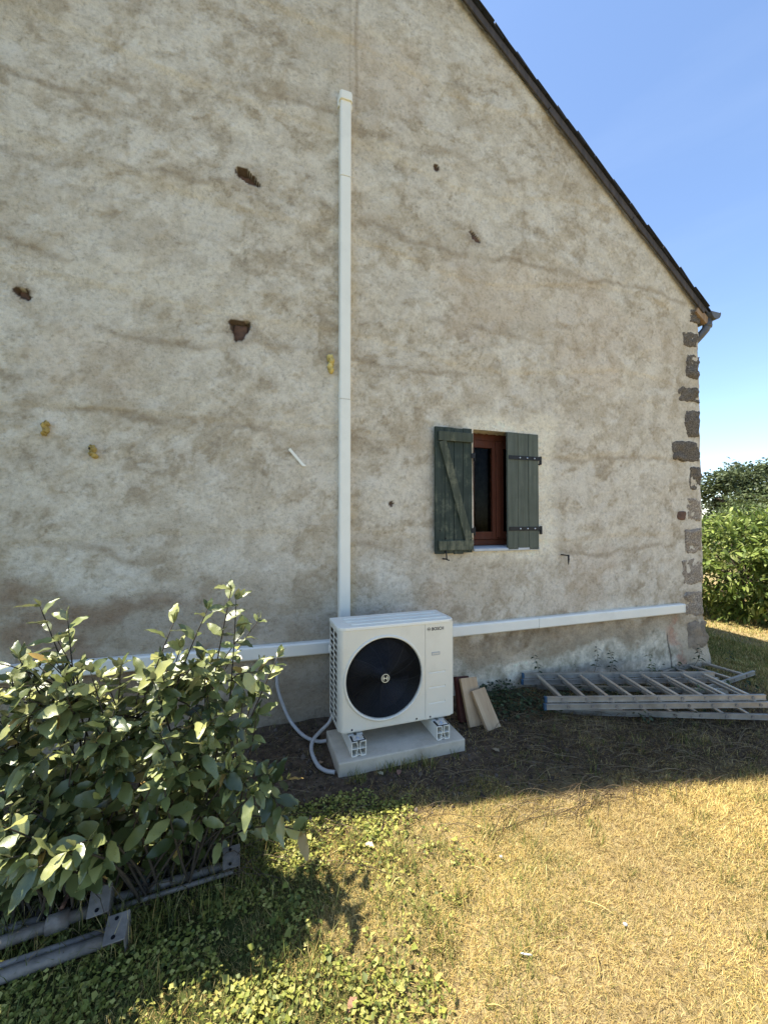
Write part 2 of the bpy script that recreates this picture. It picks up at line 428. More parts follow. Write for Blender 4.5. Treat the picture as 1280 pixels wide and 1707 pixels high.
# ragged arris at the corner
Xj = np.where(X > XR-1e-6, X+.03*fbm(Z*5, Z*0, 4, 81)+.04*sstep(.45, -.1, Z), Xj)
Zc = np.minimum(Z, top)
ni, nj = X.shape; idx = np.arange(ni*nj).reshape(ni, nj)
Q = np.stack([idx[:-1, :-1], idx[1:, :-1], idx[1:, 1:], idx[:-1, 1:]], -1).reshape(-1, 4)
cx, cz = (X[:-1, :-1]+X[1:, 1:])/2, (Z[:-1, :-1]+Z[1:, 1:])/2
low = np.minimum(Z[:-1, :-1]-top[:-1, :-1], Z[1:, :-1]-top[1:, :-1])
keep = ~((cx > WX0) & (cx < WX1) & (cz > WZ0) & (cz < WZ1)) & (low < 0)
Vw = np.stack([Xj, Y, Zc], -1).reshape(-1, 3)
LIFTS = [[(-2.2, 2.3), (-1.54, 2.32), (-1.45, 2.35), (-1.05, 2.36), (-.72, 2.34), (-.2, 2.36), (.27, 2.28), (.66, 2.27)], [(-1.02, 2.92), (-.61, 2.9), (-.08, 2.97), (.29, 2.99), (.66, 2.98)],
         [(.81, 2.97), (1.15, 2.97), (1.56, 2.95), (1.9, 2.98)], [(-1.7, 4.03), (-1.38, 4.05), (-1.24, 4.06), (-.89, 4.14), (-.59, 4.16), (-.22, 4.17), (.14, 4.2), (.65, 4.1)],
         [(-.51, 4.97), (-.35, 5.0), (-.09, 4.97), (.13, 4.98), (.65, 5.03)], [(.81, 4.92), (1.1, 4.96), (1.26, 4.94), (1.68, 5.01), (2.15, 4.97), (2.45, 4.95), (2.6, 5.0)],
         [(2.54, 5.01), (2.57, 4.58), (2.55, 4.15)], [(.88, 4.15), (1.26, 4.11), (1.9, 4.1), (2.52, 4.14), (3.4, 4.16), (4.24, 4.21), (4.84, 4.17)], [(2.75, 2.19), (3.86, 2.3), (4.5, 2.28)],
         [(-1.52, 1.44), (-1.29, 1.44), (-.95, 1.38), (-.63, 1.31)], [(.81, 2.27), (1.15, 2.27), (1.44, 2.27)], [(2.76, 3.46), (2.79, 2.98), (2.75, 2.61)], [(-1.56, 3.44), (-1.37, 3.44), (-1.2, 3.36)],
         [(1.56, 3.39), (2.06, 3.41), (2.61, 3.38), (3.22, 3.43)], [(-1.58, 4.56), (-1.35, 4.58), (-1.11, 4.5), (-.78, 4.5)], [(.83, 1.41), (1.1, 1.36), (1.44, 1.24)], [(2.96, 1.28), (3.51, 1.24), (4.39, 1.35)]]
def seg_dist(px, pz, a, b):
    ax, az = a; bx, bz = b; dx, dz = bx-ax, bz-az
    u = np.clip(((px-ax)*dx+(pz-az)*dz)/(dx*dx+dz*dz), 0, 1)
    return np.hypot(px-ax-u*dx, pz-az-u*dz), (pz-az-u*dz)
def lerp(a, b, f): return a+(np.asarray(b)-a)*f[..., None]
def wall_colour(X, Z):
    wxn, wzn = .30*fbm(X*1.1, Z*1.1, 4, 301), .30*fbm(X*1.1+40, Z*1.1, 4, 302)
    Xw, Zw = X+wxn, Z+wzn
    Xw2, Zw2 = X+.10*fbm(X*4, Z*4, 4, 303), Z+.10*fbm(X*4+9, Z*4, 4, 304)
    big = fbm(Xw*.8, Zw*.9, 4, 311, .55); mid = fbm(Xw*2.6, Zw*3.2, 6, 312, .62); sml = fbm(Xw2*9, Zw2*10, 5, 313, .66); fin_ = fbm(X*32, Z*32, 3, 314, .7)
    f = .20*big+.34*mid+.62*sml+.34*fin_
    # float marks: short slanted strokes
    st = fbm((X*.8+Z*.6)*5+wxn*4, (Z*.8-X*.6)*22+wzn*6, 4, 315, .6); f = f+.16*st-.22*sstep(.05, .0, np.abs(fbm(Xw2*12, Zw2*13, 4, 316, .6)))*sstep(-.1, .25, fbm(X*2.4, Z*2.4, 3, 317))
    f = (f-f.mean())/f.std()
    stops = [-2.2, -1.1, -.2, .5, 1.3, 2.4]
    cs_ = np.array([(.330, .270, .195), (.425, .360, .270), (.505, .440, .345), (.570, .508, .412), (.620, .565, .475), (.69, .645, .56)])
    col = np.stack([np.interp(f, stops, cs_[:, k]) for k in range(3)], -1)
    # pale skimmed patches with a definite edge
    pt_ = fbm(Xw2*1.9+3, Zw2*2.3, 5, 321, .55); col = lerp(col, (.66, .61, .52), .50*sstep(.15, .21, pt_))
    pt_ = fbm(Xw2*4.5+7, Zw2*5.5, 4, 322, .55); col = lerp(col, (.67, .62, .535), .55*sstep(.17, .23, pt_))
    pt_ = fbm(Xw2*8+17, Zw2*9, 4, 327, .55); col = lerp(col, (.65, .60, .515), .40*sstep(.15, .22, pt_)); col = lerp(col, (.40, .335, .245), .35*sstep(-.20, -.30, pt_))
    # bare sandy brown coat
    br = fbm(Xw2*1.5+13, Zw2*2.2, 5, 323, .6); col = lerp(col, (.41, .34, .245), .34*sstep(.18, .42, br))
    # pinkish bloom
    pk = fbm(Xw*.9+23, Zw*1.1, 3, 324); col = lerp(col, (.54, .42, .315), .25*sstep(.12, .4, pk))
    # thin dark overlap edges
    rv = np.abs(fbm(Xw2*2.1+2, Zw2*3.0, 5, 325, .58)); col = lerp(col, (.27, .20, .125), .32*sstep(.030, .0, rv)*sstep(-.05, .2, fbm(X*1.5, Z*1.5, 3, 326)))
    col = col.mean((0, 1))*.12+col*.88
    # day-work lifts
    jx, jz = X+.05*fbm(X*7, Z*7, 3, 331), Z+.07*fbm(X*5, Z*5, 4, 332)
    amp = .35+.65*sstep(-.25, .25, fbm(X*2.2, Z*2.2, 3, 333))
    for pl_ in LIFTS:
        for a, b in zip(pl_[:-1], pl_[1:]):
            d, s_ = seg_dist(jx, jz, a, b)
            if float(a[0]) == float(b[0]): s_ = d
            col = lerp(col, (.30, .235, .16), .56*amp*sstep(.042, .004, d)*(1 if abs(b[0]-a[0]) > .1 else .5))
            col = lerp(col, (.36, .29, .205), .11*amp*sstep(.16, .0, d)*(s_ > 0))
    # seam of the old flue above the trunking
    col = lerp(col, (.30, .23, .16), .5*sstep(.022, .006, np.abs(X-.845+.004*np.sin(Z*9)))*sstep(5.0, 5.15, Z)); col = lerp(col, (.32, .25, .17), .35*sstep(.016, .004, np.abs(X-.79))*sstep(5.0, 5.15, Z))
    n1, n2, n3 = fbm(X*3.2, Z*3.2, 5, 341, .6), fbm(X*8, Z*8, 5, 342, .65), fbm(X*2.0+3, Z*2.6, 5, 343, .6)
    # cream limewash round the window
    bd = np.maximum(np.abs(X-2.40)-.44, np.abs(Z-1.92)-.60)+.13*n1+.04*n2
    col = lerp(col, np.stack([.66+.10*n2, .595+.10*n2, .465+.09*n2], -1), .80*sstep(.18, .0, bd)) if False else col+(np.stack([.76+.12*n2, .70+.12*n2, .575+.11*n2], -1)-col)*(.85*sstep(.17, -.01, bd))[..., None]
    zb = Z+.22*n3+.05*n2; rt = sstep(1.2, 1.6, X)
    # brown stain under the right trunking, pale foot of the wall
    brn = np.stack([.30+.22*n2, .225+.18*n2, .14+.13*n2], -1); col = col+(brn-col)*(.80*sstep(.66, .52, zb)*rt)[..., None]
    brn = np.stack([.46+.2*n1, .385+.18*n1, .285+.15*n1], -1); col = col+(brn-col)*(.7*sstep(.50, .40, zb)*rt)[..., None]
    wht = np.stack([.58+.40*n2, .52+.37*n2, .41+.32*n2], -1); col = col+(wht-col)*(.88*sstep(.36, .27, zb)*rt*sstep(4.66, 4.52, X+.05*n1))[..., None]
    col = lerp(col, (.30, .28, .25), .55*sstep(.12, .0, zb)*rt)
    col = lerp(col, (.42, .19, .12), .55*sstep(.10, .02, np.abs(X-4.60+.12*n1))*sstep(.58, .42, Z)*sstep(-.3, .1, n2))
    col = lerp(col, (.06, .05, .04), .9*sstep(.014, .004, np.abs(X-4.475+.02*n1-.015*Z))*sstep(.34, .30, Z))
    # rusty damp patches low on the left; shade tone painted over that area
    lx = sstep(1.30, .95, zb)*sstep(1.6, .2, X); col = lerp(col, (.325, .272, .20), .62*lx)
    lx = sstep(1.20, .95, zb)*sstep(.1, -.5, X)*sstep(.0, .22, fbm(X*1.6+6, Z*2.6, 5, 351)); col = lerp(col, (.235, .15, .09), .65*lx)
    lx = sstep(.50, .30, zb)*sstep(1.5, 1.1, X); col = lerp(col, (.27, .225, .165), .6*lx)
    # orange bleed near the trunking and pits
    col = lerp(col, (.50, .39, .20), .30*sstep(.10, .0, np.abs(X-.80))*sstep(0, .3, n3)*(X > .78))
    pit = fbm(X*26, Z*26, 2, 361); col = lerp(col, (.20, .15, .105), .45*sstep(.52, .64, pit))
    return np.clip(col*np.array((1.12, 1.085, 1.02)), .03, .84)
WCOL = wall_colour(X, Zc)
for poly, dep in HOLES:        # broken brown edge round each recess
    cxh, czh = np.mean([q[0] for q in poly]), np.mean([q[1] for q in poly]); rh = max(abs(q[0]-cxh)+abs(q[1]-czh) for q in poly)
    dh = np.hypot(X-cxh, (Z-czh))/rh+.25*fbm(X*20, Z*20, 3, 371)
    WCOL = lerp(WCOL, (.30, .22, .15), .30*sstep(.95, .70, dh))
    jx, jz = X+.012*fbm(X*30, Z*30, 2, 61), Z+.012*fbm(X*30+9, Z*30, 2, 62)
    for ox, oz in ((0, 0), (.012, 0), (-.012, 0), (0, .012), (0, -.012)):
        WCOL = np.where(pip(jx+ox, jz+oz, poly)[..., None], np.array((.12, .082, .056)), WCOL)
gable = raw_mesh('gable_wall', Vw, Q[keep.ravel()], M_wall, house, cols=WCOL.reshape(-1, 3), smooth=True)
# reveal of the opening
r = MB()
for (a, b) in (((WX0, WZ0), (WX0, WZ1)), ((WX0, WZ1), (WX1, WZ1)), ((WX1, WZ1), (WX1, WZ0))):
    n = 24
    V = []; F = []
    for i in range(n+1):
        px, pz = a[0]+(b[0]-a[0])*i/n, a[1]+(b[1]-a[1])*i/n
        for k, yy in enumerate((-.012, .05, .12, .22)):
            V.append((px+.004*math.sin(i*1.7+k)*(k > 0), yy, pz+.004*math.sin(i*2.3+k)*(k > 0)))
    for i in range(n):
        for k in range(3): F.append((i*4+k, (i+1)*4+k, (i+1)*4+k+1, i*4+k+1))
    r.add(V, F)
r.build('window_reveal', wall_material('reveal_limewash', (.66, .61, .52)), house, smooth=True)
# other walls and inner lining
m = MB(); m.lim(XR-.42, XR-.004, .06, 9, -.5, ZE-.02); m.build('side_wall', M_wall_side, house)
m = MB(); m.lim(XL, XL+.4, .06, 9, -.5, float(roof_z(XL))-.02); m.build('side_wall', M_wall_side, house)
def gable_plate(y0, y1, name, hole=False):
    zr = float(roof_z(RIDGE))-.03
    mb = MB(); fn = lambda a, b, d: (a, d, b)
    if not hole:
        mb.prism([(XL, -.5), (XR-.004, -.5), (XR-.004, ZE-.03), (RIDGE, zr), (XL, float(roof_z(XL))-.03)], fn, y0, y1)
    else:
        xa, xb = XL+.01, XR-.01
        z = lambda q: float(roof_z(q))-.03
        mb.prism([(xa, -.5), (WX0-.03, -.5), (WX0-.03, z(WX0-.03)), (RIDGE, zr), (xa, z(xa))], fn, y0, y1)
        mb.prism([(WX1+.03, -.5), (xb, -.5), (xb, z(xb)), (WX1+.03, z(WX1+.03))], fn, y0, y1)
        mb.prism([(WX0-.03, -.5), (WX1+.03, -.5), (WX1+.03, WZ0-.03), (WX0-.03, WZ0-.03)], fn, y0, y1)
        mb.prism([(WX0-.03, WZ1+.03), (WX1+.03, WZ1+.03), (WX1+.03, z(WX1+.03)), (WX0-.03, z(WX0-.03))], fn, y0, y1)
    mb.build(name, M_wall_side, house)
gable_plate(.20, .40, 'inner_wall', True); gable_plate(8.6, 9.0, 'rear_wall')

# bits of brick and stone showing in the holes
def blob(c, rad, seed, n=10, amp=.35, M=None):
    V = []; F = []
    for i in range(n+1):
        th = math.pi*i/n
        for k in range(2*n):
            ph = math.pi*k/n
            d = Vector((math.sin(th)*math.cos(ph), math.sin(th)*math.sin(ph), math.cos(th)))
            q = 1+amp*float(fbm(np.array(d.x*2.3+seed), np.array(d.y*2.3+d.z*1.7+seed*3), 3, seed))
            v = Vector((d.x*rad[0]*q, d.y*rad[1]*q, d.z*rad[2]*q))
            V.append(Vector(c)+(M @ v if M else v))
    for i in range(n):
        for k in range(2*n):
            k2 = (k+1) % (2*n); F.append((i*2*n+k, i*2*n+k2, (i+1)*2*n+k2, (i+1)*2*n+k))
    return V, F
def rough_block(x0, x1, y0, y1, z0, z1, seed, amp=.012, n=7):
    """stone with rounded, uneven faces"""
    V = []; F = []; key = {}
    def vert(i, j, k):
        q = (i, j, k)
        if q in key: return key[q]
        u, v, w = i/n*2-1, j/n*2-1, k/n*2-1
        e = sorted((abs(u), abs(v), abs(w)))
        sh = 1-.10*(e[1]**8)-.06*(e[0]**6)
        p = [(x0+x1)/2+(x1-x0)/2*u*sh, (y0+y1)/2+(y1-y0)/2*v*sh, (z0+z1)/2+(z1-z0)/2*w*sh]
        for a in range(3):
            p[a] += amp*2*float(fbm(np.array(p[(a+1) % 3]*11+seed*3.1), np.array(p[(a+2) % 3]*11+p[a]*6), 4, seed+a*7, .65))
        key[q] = len(V); V.append(p); return key[q]
    for a in range(n):
        for b in range(n):
            for s_ in (0, n):
                F.append((vert(s_, a, b), vert(s_, a+1, b), vert(s_, a+1, b+1), vert(s_, a, b+1)))
                F.append((vert(a, s_, b), vert(a+1, s_, b), vert(a+1, s_, b+1), vert(a, s_, b+1)))
                F.append((vert(a, b, s_), vert(a+1, b, s_), vert(a+1, b+1, s_), vert(a, b+1, s_)))
    return V, F
for i, (bx0, bx1, bz0, bz1, yb) in enumerate([(-.125, .03, 4.25, 4.325, .045), (-1.47, -1.405, 3.085, 3.14, .030), (-.125, -.015, 2.985, 3.135, .024), (1.59, 1.625, 4.82, 4.855, .014), (1.985, 2.055, 4.255, 4.31, .004), (1.143, 1.168, 1.735, 1.76, .008)]):
    m = MB(); m.add(*rough_block(bx0, bx1, yb, yb+.09, bz0, bz1, 100+i, .008)); m.build('brick', M_brick, house, smooth=True)
# corner stones
QU = [(4.93, 3.96, 4.10), (4.80, 3.66, 3.84), (4.85, 3.27, 3.58), (4.70, 2.99, 3.18), (4.82, 2.57, 2.92), (4.57, 2.29, 2.53),
      (4.88, 1.95, 2.23), (4.82, 1.59, 1.87), (4.78, 1.22, 1.52), (4.72, .86, 1.16), (4.76, .50, .78)]
for i, (a, z0, z1) in enumerate(QU):
    m = MB(); m.add(*rough_block(a-.02, XR+.016, -.0135-.004*((i*7) % 3)/2, .40, z0-.01, z1+.01, 200+i, .014, 14))
    m.build('corner_stone', M_granite if i < 7 else M_granite_pale, house, smooth=True)
m = MB(); m.add(*rough_block(4.74, XR+.04, -.036, .40, -.35, .44, 231, .024, 14)); m.build('corner_stone', wall_material('mortared_corner', (.34, .265, .185)), house, smooth=True)
m = MB(); m.add(*rough_block(4.655, 4.79, -.016, .1, 1.60, 1.70, 240, .010)); m.build('brick', M_brick, house, smooth=True)

# roof: deck, verge board, slates
roof_m = MB(); fn = lambda a, b, d: (a, d, b)
ex, elx = XR+.13, XL-.15
zt = lambda q: float(roof_z(q))
roof_m.prism([(ex, zt(ex)), (RIDGE, zt(RIDGE)), (elx, zt(elx)), (elx, zt(elx)+.035), (RIDGE, zt(RIDGE)+.035), (ex, zt(ex)+.035)], fn, -.045, 9.1)
roof = roof_m.build('roof', M_verge, house)
cs, sn = 1/math.hypot(1, SL), SL/math.hypot(1, SL)
dn = Vector((cs, 0, -sn)); up = Vector((sn, 0, cs))
m = MB()
for k in range(4):       # verge board in four lengths
    xa, xb = RIDGE+.02+k*(XR-RIDGE+.05)/4, RIDGE+.02+(k+1)*(XR-RIDGE+.05)/4-.006
    m = MB(); off = -.036+.004*(k % 2)
    m.bar(Vector((xa, -.046, zt(xa)))+up*off, Vector((xb, -.046, zt(xb)))+up*off, .018, .050, up)
    m.build('verge_board', M_verge, roof, bevel=.003)
Ls = (XR+.19-RIDGE)/cs
NC = int(Ls/.155)
slate_me = []
for v in range(3):
    mb = MB(); mb.box((0, 0, 0), (.30, .205, .011)); me = bpy.data.meshes.new('slate')
    Vs = [(p[0]+.006*math.sin(i*3+v*2), p[1]+.003*math.cos(i*5+v), p[2]) for i, p in enumerate(mb.V)]
    me.from_pydata(Vs, [], mb.F); me.update(); recalc(me); me.materials.append(M_slate); slate_me.append(me)
Rm = Matrix((dn, Vector((0, 1, 0)), up)).transposed()
for i in range(NC):
    for j in range(3):
        p = Vector((RIDGE, 0, zt(RIDGE)))+dn*(i*.155+.10)+up*(.052+.004*((i*3+j) % 2))
        o = bpy.data.objects.new('slate', slate_me[(i+j*2) % 3]); COL.objects.link(o); o.parent = roof
        jit = random.uniform(-.010, .010)
        o.matrix_local = Matrix.Translation((p.x, +.030+j*.21+(.0 if i % 2 else .012)+jit*.8, p.z)) @ (Matrix.Rotation(random.uniform(-.02, .02), 3, up) @ Rm @ Matrix.Rotation(R_(3.2+random.uniform(-.6, .9)), 3, 'Y')).to_4x4()
m = MB()
for i in range(NC):
    p = Vector((RIDGE, 0, zt(RIDGE)))+dn*(i*.155+.10)+up*.052
    m.box((p.x, .66+4.2, p.z), (.30, 8.4, .010), Rm @ Matrix.Rotation(R_(3.2), 3, 'Y'))
tag(m.build('slate_field', M_slate, roof), kind='stuff')
dl = Vector((-1/math.hypot(1, SLL), 0, -SLL/math.hypot(1, SLL))); ul = Vector((-dl.z*-1, 0, -dl.x)); ul = Vector((dl.z, 0, -dl.x))
if ul.z < 0: ul = -ul
m = MB(); Rl = Matrix((dl, Vector((0, -1, 0)), ul)).transposed()
for i in range(int((RIDGE-XL+.2)/abs(dl.x)/.155)):
    p = Vector((RIDGE, 0, zt(RIDGE)))+dl*(i*.155+.10)+ul*.052
    m.box((p.x, 4.53, p.z), (.30, 9.2, .010), Rl @ Matrix.Rotation(R_(3.2), 3, 'Y'))
tag(m.build('slate_field', M_slate, roof), kind='stuff')
m = MB(); m.tube([(RIDGE, -.07, zt(RIDGE)+.07), (RIDGE, 9.1, zt(RIDGE)+.07)], .09, 10); m.build('ridge_tile', M_slate, roof, smooth=True)
# rafter foot, gutter, downpipe
m = MB(); m.bar((XR-.06, -.015, ZE-.05), (XR+.12, -.015, ZE-.05-.12), .05, .085, up); m.build('rafter_end', M_rafter, house, bevel=.004)
gxc, gzc, gr = 5.245, 4.085, .082
m = MB(); prof = []
for k in range(13):
    q = math.pi+math.pi*k/12
    prof.append((gxc+gr*math.cos(q), gzc+gr*math.sin(q)))
prof += [(gxc+(gr-.006)*math.cos(math.pi+math.pi*k/12), gzc+(gr-.006)*math.sin(math.pi+math.pi*k/12)) for k in range(12, -1, -1)]
m.prism(prof, fn, -.085, 9.0)
m.tube([(gxc+gr, -.085, gzc+.004), (gxc+gr, 9.0, gzc+.004)], .010, 8)
gut = m.build('gutter', M_zinc, house, smooth=False)
m = MB(); m.prism([(gxc+gr*math.cos(math.pi+math.pi*k/12), gzc+gr*math.sin(math.pi+math.pi*k/12)) for k in range(13)], fn, -.092, -.0865); m.build('end_cap', M_zinc, gut)
m = MB(); m.tube([(5.215, -.02, 4.02), (5.205, -.015, 3.95), (5.185, -.005, 3.90), (5.15, .03, 3.84), (5.125, .09, 3.77), (5.118, .14, 3.6), (5.118, .15, -.05)], .044, 14)
dp = m.build('downpipe', M_zinc, house, smooth=True)
m = MB(); m.tube([(5.206, -.016, 3.96), (5.202, -.014, 3.93)], .049, 14); m.build('pipe_collar', M_zinc, dp, smooth=True)

# window
win = empty('window', (WX0, .14, WZ0)); attach(win, house)
def ring(mb, x0, x1, z0, z1, w, y0, y1, wb=None, wt=None):
    wb = wb or w; wt = wt or w
    mb.lim(x0, x0+w, y0, y1, z0, z1); mb.lim(x1-w, x1, y0, y1, z0, z1)
    mb.lim(x0+w, x1-w, y0+.002, y1-.002, z0, z0+wb); mb.lim(x0+w, x1-w, y0+.002, y1-.002, z1-wt, z1)
def sub(mb, name, mat, bevel=.003, smooth=False):
    o = mb.build(name, mat, None, smooth, bevel); o.parent = win; o.matrix_parent_inverse = Matrix.Translation(win.location).inverted(); return o
m = MB(); ring(m, WX0-.01, WX1+.01, WZ0+.025, WZ1+.01, .035, .135, .195, .055, .075); sub(m, 'frame', M_redwood)
xm = 2.335
for (a, b) in ((WX0+.028, xm-.003), (xm+.003, WX1-.028)):
    m = MB(); ring(m, a, b, WZ0+.083, WZ1-.068, .062, .122, .165, .075, .07); sub(m, 'sash', M_redwood)
    m = MB(); m.lim(a+.05, b-.05, .141, .146, WZ0+.13, WZ1-.12); sub(m, 'pane', M_glass, 0)
m = MB(); m.lim(xm-.028, xm+.022, .108, .1205, WZ0+.10, WZ1-.075); sub(m, 'cover_strip', M_redwood, .004)
m = MB(); m.prism([(-.03, WZ0-.02), (.215, WZ0-.02), (.215, WZ0+.024), (.0, WZ0+.012), (-.03, WZ0+.004)], lambda a, b, d: (d, a, b), WX0-.006, WX1+.006); sub(m, 'sill', M_sill, .004)

# shutters
def shutter(x0, y0, width, z0, z1, label, closed):
    s = empty('shutter', (x0, y0, z0)); attach(s, house); s['label'] = label
    def sp(mb, name, mat, bevel=.002):
        o = mb.build(name, mat, None, False, bevel); o.parent = s; o.matrix_parent_inverse = Matrix.Translation(s.location).inverted(); return o
    mat = M_green_out if closed else M_green
    n = 3 if closed else 4; w = width/n; T = .026
    for i in range(n):
        dz = .006*math.sin(i*2.7+closed)
        m = MB(); m.lim(x0+i*w+.0018, x0+(i+1)*w-.0018, y0-T+.0015*(i % 2), y0, z0+dz, z1+dz*.6); sp(m, 'plank', mat, .003)
    if not closed:
        for zc in (z1-.085, z0+.075):
            m = MB(); m.lim(x0+.028, x0+width-.004, y0-T-.022, y0-T-.0005, zc-.042, zc+.042); sp(m, 'ledge', M_green_lit)
        p0 = Vector((x0+.065, y0-T-.011, z1-.13)); p1 = Vector((x0+width-.045, y0-T-.011, z0+.12))
        m = MB(); m.bar(p0, p1, .020, .072, (1, 0, .3)); sp(m, 'brace', M_green_lit)
        for (bx, bz) in ((.05, z1-.18), (.13, z1-.185), (.045, z0+.21), (.10, z0+.14)):
            m = MB(); m.tube([(x0+bx, y0-T-.006, bz), (x0+bx, y0-T+.004, bz)], .007, 8); sp(m, 'bolt', M_iron, 0)
        for zc in (z1-.245, z0+.205):
            m = MB(); m.lim(x0+width-.01, x0+width+.030, y0-T-.004, y0-T+.003, zc-.022, zc+.022); m.tube([(x0+width+.030, y0-.012, zc-.045), (x0+width+.030, y0-.012, zc+.030)], .010, 8); sp(m, 'hinge', M_iron, 0)
        m = MB(); m.tube([(x0+.10, y0-.03, z0+.06), (x0+.10, y0-.045, z0-.02), (x0+.10, y0-.05, z0-.05), (x0+.125, y0-.05, z0-.055)], .006, 6); m.tube([(x0+.10, y0-.05, z0-.045), (x0+.105, y0+.05, z0-.05)], .007, 6); sp(m, 'hook', M_iron, 0)
    else:
        for zc in (z1-.24, z0+.205):
            m = MB(); m.lim(x0+.012, x0+width+.018, y0-T-.0065, y0-T-.0008, zc-.019, zc+.019); st = sp(m, 'hinge_strap', M_iron, .001)
            m = MB(); m.tube([(x0+width+.026, y0-T+.004, zc-.055), (x0+width+.026, y0-T+.004, zc+.024)], .0125, 10); m.tube([(x0+width+.026, y0-T+.004, zc-.05), (x0+width+.026, .03, zc-.05)], .008, 6); sp(m, 'hinge_pin', M_iron, 0)
            for bx in (.14, .225, .31):
                m = MB(); m.lathe((x0+bx, y0-T-.0065, zc), [(.0, -.004), (.005, -.003), (.008, 0)], 8); sp(m, 'rivet', M_steel, 0)
    return s
shutter(1.555, -.040, .375, 1.305, 2.44, 'shutter folded open against the wall, showing its diagonal brace', False)
shutter(2.338, -.004, .362, 1.318, 2.45, 'closed shutter leaf with two black strap hinges', True)
# shutter stay on the right
m = MB(); m.tube([(3.0, .02, 1.255), (3.0, -.05, 1.255), (3.035, -.055, 1.25)], .007, 6); m.tube([(3.035, -.055, 1.258), (3.036, -.055, 1.21), (3.033, -.055, 1.16)], [.009, .010, .003], 6)
m.build('shutter_stay', M_iron, house, smooth=True)

# ------------------------------------------------------------------ white trunking
def duct_prof(w, d, b=.010):
    return [(-w/2, 0), (-w/2, -d+b), (-w/2+b, -d), (w/2-b, -d), (w/2, -d+b), (w/2, 0)]
def duct_run(root, p0, p1, w, d, cuts, side):
    """sections of trunking between p0 and p1 (on the wall); side = direction of the width"""
    p0, p1, side = Vector(p0), Vector(p1), Vector(side)
    ends = [0]+list(cuts)+[1]
    for i in range(len(ends)-1):
        a = p0.lerp(p1, ends[i]); b = p0.lerp(p1, ends[i+1]); dr = (b-a).normalized()
        a = a+dr*.0012; b = b-dr*.0012
        m = MB(); m.prism(duct_prof(w-.0012*(i % 2), d-.0015*(i % 2)), lambda u, v, k: a.lerp(b, k)+side*u+Vector((0, v, 0)), 0, 1)
        m.build('duct_section', M_white, root, bevel=.003)
vd = tag(empty('vertical_duct', (.743, 0, .66)), 'tall white plastic trunking running straight up the wall from the heat pump', 'duct', 'white trunking on the wall')
duct_run(vd, (.743, .008, .665), (.743, .008, 5.17), .094, .078, ((2.60-.665)/4.505, (4.47-.665)/4.505), (1, 0, 0))
m = MB(); m.prism([(-.055, .01), (-.055, -.066), (-.043, -.082), (.043, -.082), (.055, -.066), (.055, .01)], lambda u, v, k: Vector((.743+u, v, 5.10+k)), .01, .085)
m.lim(.743-.062, .743+.062, -.035, .01, 5.085, 5.155)
m.build('end_cap', M_white, vd, bevel=.006)
ld = tag(empty('horizontal_duct', (-.6, 0, .55)), 'low white trunking left of the heat pump, passing behind the bush', 'duct', 'white trunking on the wall')
duct_run(ld, (-3.4, .008, .655), (.695, .008, .582), .102, .076, (.32, .78), (0, 0, 1))
rd = tag(empty('horizontal_duct', (3.0, 0, .55)), 'low white trunking right of the heat pump, ending before the corner stones', 'duct', 'white trunking on the wall')
duct_run(rd, (.791, .008, .607), (4.665, .008, .607), .102, .076, (.12, (2.66-.786)/3.879), (0, 0, 1))
m = MB(); m.prism([(a*1.012, b) for a, b in duct_prof(.103, .077)], lambda u, v, k: Vector((4.6655+k, v+.008, .607+u)), 0, .012); m.build('end_cap', M_white, rd, bevel=.003)

# ------------------------------------------------------------------ concrete slab and feet
PT = .085
slab = MB(); slab.lim(.538, 1.432, -.775, -.355, -.05, PT)
s = slab.build('concrete_slab', M_conc, bevel=.008)
tag(s, 'grey concrete slab on the ground under the heat pump', 'slab')
def foot(x0, label):
    r = tag(empty('mounting_foot', (x0, -.73, PT)), label, 'mounting foot', 'white feet under the heat pump')
    W, Hh = .094, .092; y0, y1 = -.735, -.385
    m = MB()
    def wall(a, b, th=.005): 
        a, b = Vector((x0+a[0], 0, PT+a[1])), Vector((x0+b[0], 0, PT+b[1])); d = (b-a).normalized(); nn = Vector((-d.z, 0, d.x))*th/2
        V = [a+nn, b+nn, b-nn, a-nn]; V = [Vector((v.x, y0, v.z)) for v in V]+[Vector((v.x, y1, v.z)) for v in V]
        m.add(V, [(0, 1, 2, 3), (7, 6, 5, 4), (0, 4, 5, 1), (1, 5, 6, 2), (2, 6, 7, 3), (3, 7, 4, 0)])
    wall((0, .003), (.0, Hh)); wall((W, .003), (W, Hh)); wall((.003, .003), (.03, .003)); wall((.03, .003), (.04, .01)); wall((.04, .01), (.054, .01)); wall((.054, .01), (.064, .003)); wall((.064, .003), (W-.003, .003))
    wall((.003, .048), (W-.003, .048), .004)
    wall((.003, Hh), (.036, Hh)); wall((.058, Hh), (W-.003, Hh)); wall((.036, Hh), (.041, .05), .004); wall((.058, Hh), (.053, .05), .004)
    wall((.040, .046), (.028, .006), .004); wall((.054, .046), (.066, .006), .004)
    m.build('rail', M_white, r)
    m = MB(); m.lim(x0+.002, x0+W-.002, y0+.004, y0+.07, PT+Hh+.0035, PT+Hh+.0075); m.build('rubber_strip', M_black, r)
    m = MB(); m.lim(x0+.010, x0+W-.012, y0+.002, y0+.062, PT+Hh+.008, PT+Hh+.014); pl = m.build('clamp_plate', M_steel, r, bevel=.002)
    m = MB(); m.lathe((x0+.045, y0+.03, PT+Hh+.014), [(.013, 0), (.013, .003), (.007, .003), (.007, .010), (0, .010)], 6, axis='z'); m.build('bolt', M_steel, pl)
foot(.633, 'white plastic mounting foot at the left end of the concrete slab')
foot(1.236, 'white plastic mounting foot at the right end of the concrete slab')

